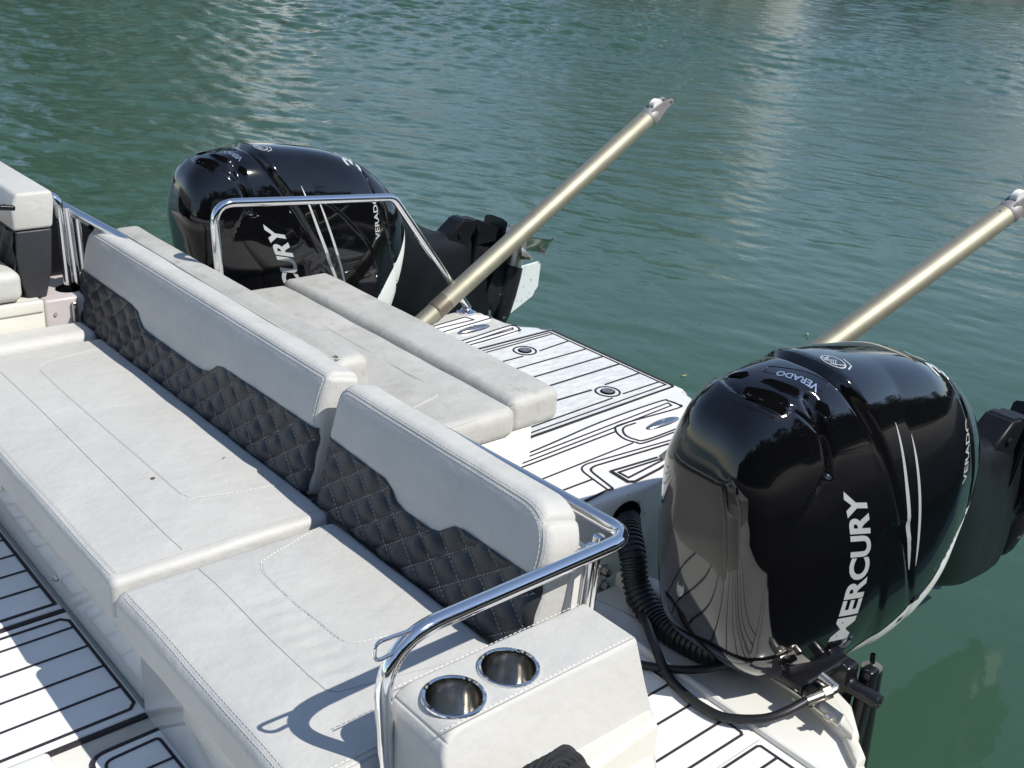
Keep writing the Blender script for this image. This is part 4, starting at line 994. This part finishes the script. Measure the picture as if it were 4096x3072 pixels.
tube_w([(2.30,1.42,.06),(2.20,1.46,.03),(2.11,1.52,.018),(2.02,1.62,.018),(1.98,1.72,.02),(2.02,1.80,.02)],.0115,M_RUB,'fuel_hose')
# ================================================================== SHORES (seen in reflections)
M_BARK=basic('bark',(.16,.12,.085),.9,var=.4,vs=8)
M_LEAF=basic('leaves',(.055,.085,.025),.6,var=.5,vs=2)
M_PALM=basic('palm_leaves',(.07,.10,.035),.5,var=.4,vs=2)
M_W1=basic('white_render',(.78,.77,.73),.8,var=.06); M_W2=basic('tan_render',(.42,.36,.28),.8,var=.08); M_W3=basic('teal_canvas',(.05,.42,.34),.7); M_ROOF=basic('grey_roof',(.20,.18,.17),.8,var=.2); M_WIN=basic('window_glass',(.02,.03,.04),.08); M_BANK=basic('concrete_quay',(.36,.34,.31),.85,var=.2,vs=1)
M_GRASS=basic('lawn',(.07,.10,.035),.9,var=.4,vs=.5)
CAMG=Vector((0,0,0))
def at(az,dist): return Vector((math.sin(R(az))*dist,math.cos(R(az))*dist,0))
mb=MB(); pts=[at(a,76+4*math.sin(a*.11)) for a in range(-20,112,6)]; o2=[at(a,190) for a in range(-20,112,6)]; n=len(pts)
vs=[(p.x,p.y,-1) for p in pts]+[(p.x,p.y,.7) for p in pts]+[(p.x*1.01,p.y*1.01,.7) for p in pts]
fs=[(i,i+1,n+i+1,n+i) for i in range(n-1)]+[(n+i,n+i+1,2*n+i+1,2*n+i) for i in range(n-1)]
mb.add(vs,fs,M_BANK); tag(mb.build('quay_wall'),'low concrete quay wall across the basin','wall')
mb=MB(); vs=[(p.x*1.01,p.y*1.01,.68) for p in pts]+[(p.x,p.y,.68) for p in o2]; mb.add(vs,[(i,i+1,n+i+1,n+i) for i in range(n-1)],M_GRASS); tag(mb.build('ground'),kind='structure')
def make_tree(loc,H,label,seed):
    rnd=random.Random(seed); root=empty('shade_tree',loc); tag(root,label,'tree','shade trees on the shores')
    mb=MB(); mb.tube([(0,0,0),(.1,.05,H*.3),(0,0,H*.55)],.2,M_BARK,8,rad=[.28,.2,.13])
    for k_ in range(5):
        q=k_*1.256+rnd.random(); mb.tube([(0,0,H*.35),(math.cos(q)*H*.13,math.sin(q)*H*.13,H*.55),(math.cos(q)*H*.22,math.sin(q)*H*.22,H*.72)],.08,M_BARK,6,rad=[.12,.08,.03])
    mb.build('trunk',root); mb=MB(); vs=[];fs=[]
    cl=[(rnd.uniform(-.2,.2)*H,rnd.uniform(-.2,.2)*H,rnd.uniform(.42,.88)*H,rnd.uniform(.10,.17)*H) for _ in range(16)]
    for (x,y,z,r) in cl:
        for _ in range(110):
            d=Vector((rnd.gauss(0,1),rnd.gauss(0,1),rnd.gauss(0,1))).normalized()*r*rnd.uniform(.55,1.05); c=Vector((x,y,z))+d
            a=Vector((rnd.gauss(0,1),rnd.gauss(0,1),rnd.gauss(0,1))).normalized(); b=a.cross(d).normalized(); s=H*.022*rnd.uniform(.7,1.4); o=len(vs)
            vs+=[c-a*s,c-b*s*.6,c+a*s,c+b*s*.6]; fs.append((o,o+1,o+2,o+3))
    mb.add(vs,fs,M_LEAF); mb.build('crown',root,smooth=False); return root
def make_palm(loc,H,label,seed):
    rnd=random.Random(seed); root=empty('palm_tree',loc); tag(root,label,'palm tree','palm trees on the shores')
    mb=MB(); mb.tube([(0,0,0),(.15,0,H*.5),(.1,.1,H*.93)],.15,M_BARK,10,rad=[.2,.15,.13]); mb.build('trunk',root)
    mb=MB(); top=Vector((.1,.1,H*.93))
    for k_ in range(26):
        q=k_*2.399; el=rnd.uniform(-.5,1.1); L_=H*.30; prev=None
        for s in range(9):
            t=s/8; p=top+Vector((math.cos(q)*L_*t,math.sin(q)*L_*t,L_*(math.sin(el)*t-.55*t*t)))
            if prev:
                sd=Vector((-math.sin(q),math.cos(q),0))*L_*.13*math.sin(math.pi*min(1,t*.9+.1)); dn=Vector((0,0,-.05*L_))
                mb.add([prev,p,p+sd+dn,prev+sd*.9+dn,p-sd+dn,prev-sd*.9+dn],[(0,1,2,3),(1,0,5,4)],M_PALM)
            prev=p
    mb.build('crown',root,smooth=False); return root
def house(loc,az,w_,d_,h,mat,label,nf):
    root=empty('waterside_house',loc,(0,0,-R(az))); tag(root,label,'house','houses along the far shore')
    mb=MB(); mb.box(-w_/2,w_/2,0,d_,0,h,mat); mb.build('wall',root)
    mb=MB(); mb.prism([(-w_/2-.4,-.4),(w_/2+.4,-.4),(w_/2+.4,d_+.4),(-w_/2-.4,d_+.4)],h,h+.35,M_ROOF); mb.build('roof',root)
    for f_ in range(nf):
        for k_ in range(int(w_/2.6)):
            x=-w_/2+1.3+k_*2.6; z=.9+f_*3
            mb=MB(); mb.box(x-.6,x+.6,-.06,.05,z,z+1.5,M_W1); fr_=mb.build('window',root); mb=MB(); mb.box(x-.52,x+.52,-.09,-.05,z+.08,z+1.42,M_WIN); mb.build('pane',fr_)
for (az,dist,w_,h,mat,label,nf) in ((15,60,11,8,M_W2,'tan two-storey house at the left end of the far shore',2),(28.5,58,5,9,M_W1,'narrow white house right of the tall tree',3),(35,64,9,6,M_W2,'low tan house in the middle of the far shore',2),(44.3,60,3.4,8.5,M_W1,'slender white house between the green trees',2),(52.5,57,4.5,9,M_W1,'white house behind the dark tree group',3),(64.5,58,6,8,M_W1,'wide white house at the right of the far shore',2)):
    h*=1.42; w_*=1.42; dist*=1.45
    house(at(az,dist)+Vector((0,0,.68)),az,w_,7,h,mat,label,nf)
mb=MB(); mb.prism([(-1.6,-1.2),(1.6,-1.2),(1.6,1.2),(-1.6,1.2)],2.4,2.6,M_W3)
for x in (-1.5,1.5):
    for y in (-1.1,1.1): mb.tube([(x,y,0),(x,y,2.4)],.05,M_STEEL,6)
mb.build('teal_canopy_frame'); cn=bpy.data.objects['teal_canopy_frame']; cn.name='canopy'; cn.location=at(38.6,83)+Vector((0,0,.68)); cn.scale=(1.3,1.3,2.4); tag(cn,'teal canvas canopy on the far quay','canopy')
T=[(22.3,46,21.5,'tallest dark shade tree on the far shore'),(20.8,58,12,'tall shade tree just left of the tallest one'),(23.8,58,12.5,'tall shade tree just right of the tallest one'),(19.2,60,8,'small shade tree between the tan house and the tall trees'),(16.5,58,7,'round shade tree beside the tan house'),(25.5,60,7,'low shade tree left of the narrow white house'),(47.3,54,10.5,'dark shade tree left of the group'),(49.6,55,11.5,'broad dark shade tree in the middle of the group'),(57,62,7,'small shade tree by the right white houses'),(40.8,62,6.5,'small shade tree behind the teal canopy'),(32,64,6,'small shade tree by the low tan house'),(61,64,8,'shade tree between the right houses'),(70,60,9,'shade tree at the far right of the shore'),(8,58,10,'shade tree at the far left of the shore')]
T=[(a,d*1.45,h*1.42,l) for a,d,h,l in T]
tr0=make_tree(at(T[0][0],82)+Vector((0,0,.66)),T[0][2],T[0][3],3)
for i,(az,dist,H,label) in enumerate(T[1:]):
    c=copy_tree(tr0); c.location=at(az,max(dist,83))+Vector((0,0,.66)); s_=H/T[0][2]; c.scale=(s_*1.15,s_*1.15,s_); c.rotation_euler=(0,0,i*1.3); c['label']=label
bt=empty('added_tree_belt',(0,0,0)); bpy.data.objects.remove(bt)
mb=MB(); vs=[];fs=[]; rnd=random.Random(9)
for i in range(9000):
    az=rnd.uniform(-22,112); c=at(az,95+rnd.uniform(-2,4)); hh=5.2+1.8*noise.noise(Vector((az*.25,0,0)))+1.2*noise.noise(Vector((az*1.1,3,0))); c.z=.5+hh*rnd.random()**.8
    a=Vector((rnd.gauss(0,1),rnd.gauss(0,1),rnd.gauss(0,.8))).normalized()*rnd.uniform(.6,1.3); b=a.cross(Vector((rnd.gauss(0,1),rnd.gauss(0,1),rnd.gauss(0,1)))).normalized()*.8; o=len(vs)
    vs+=[c-a,c-b,c+a,c+b]; fs.append((o,o+1,o+2,o+3))
mb.add(vs,fs,M_LEAF); tag(mb.build('added_shrub_belt',smooth=False),'added belt of dark shrubs hiding the low sky from the water, behind the far houses','shrubs',kind='stuff')  # added so that pale horizon sky stays out of the water reflections
M_DRY=basic('dry_leaf',(.30,.32,.12),.7)
LEAVES=((4.617,3.631,'pale leaf floating just beyond the platform corner'),(10.157,4.944,'yellow leaf floating near the tip of the near pole'),(3.243,1.716,'leaf floating right under the near outboard lower unit'),(5.852,3.678,'yellow leaf floating left of the near pole base'),(3.9,1.05,'small leaf floating nearest the bottom right corner'))
for i,(x,y,l) in enumerate(LEAVES):
    mb=MB(); mb.prism([(-.014,0),(-.004,.005),(.012,.003),(.018,0),(.010,-.004),(-.004,-.005)],0,.0015,M_DRY,r=.0)
    o=mb.build('floating_leaf',loc=(x,y,-.405)); o.rotation_euler=(0,0,i*1.3); o.scale=(1.3,1.3,1); tag(o,l,'leaf','leaves floating on the water')
# bank behind the photographer: palms and trees that show in the polished engines, plus an added leafy screen
mb=MB(); mb.add([(-60,-9,.2),(90,-9,.2),(90,-90,.6),(-60,-90,.6),(-60,-9,-1.5),(90,-9,-1.5)],[(0,1,2,3),(4,5,1,0)],M_GRASS); tag(mb.build('ground'),kind='structure')
hd=empty('added_hedge',(12,-20,.2)); tag(hd,'added tall leafy screen blocking the horizon, behind the shade trees on the near bank','added_hedge')  # invented greenery, keeps the bright horizon out of the engine reflections
mb=MB(); vs=[];fs=[]; rnd=random.Random(5)
mb.box(-75,80,-1.2,1.2,0,7.2,M_LEAF)
for _ in range(9000):
    c=Vector((rnd.uniform(-75,80),1.2+rnd.uniform(0,.5),rnd.uniform(0,7.8))); a=Vector((rnd.gauss(0,1),rnd.gauss(0,.4),rnd.gauss(0,1))).normalized()*rnd.uniform(.2,.45); b=a.cross(Vector((rnd.gauss(0,.3),1,rnd.gauss(0,.3)))).normalized()*.3; o=len(vs)
    vs+=[c-a,c-b,c+a,c+b]; fs.append((o,o+1,o+2,o+3))
mb.add(vs,fs,M_LEAF); mb.build('foliage',hd,smooth=False)
for i,(x,y,H) in enumerate(((-6,-17,9),(1,-15,8),(7,-18,10),(13,-15,8.5),(20,-19,10),(28,-17,9),(37,-20,10),(-15,-18,9),(48,-19,11),(-26,-20,10))):
    c=copy_tree(tr0); c.location=(x,y,.2); s_=H/T[0][2]; c.scale=(s_*1.5,s_*1.5,s_); c.rotation_euler=(0,0,i*2.1); c['label']='shade tree behind the dock, number %s from the left of the row'%['four','five','six','seven','eight','nine','ten','two','eleven','one'][i]
pm0=make_palm((3.5,-12.5,.2),8,'palm tree on the bank straight behind the dock',5)
for i,(x,y,H) in enumerate(((10,-12,9),(17,-13,7.5),(-4,-13,8))):
    c=copy_tree(pm0); c.location=(x,y,.2); c.scale=(H/8,)*3; c.rotation_euler=(0,0,i*1.7); c['label']=['palm tree on the bank aft of the boat','shortest palm tree on the bank','palm tree on the bank forward of the boat'][i]
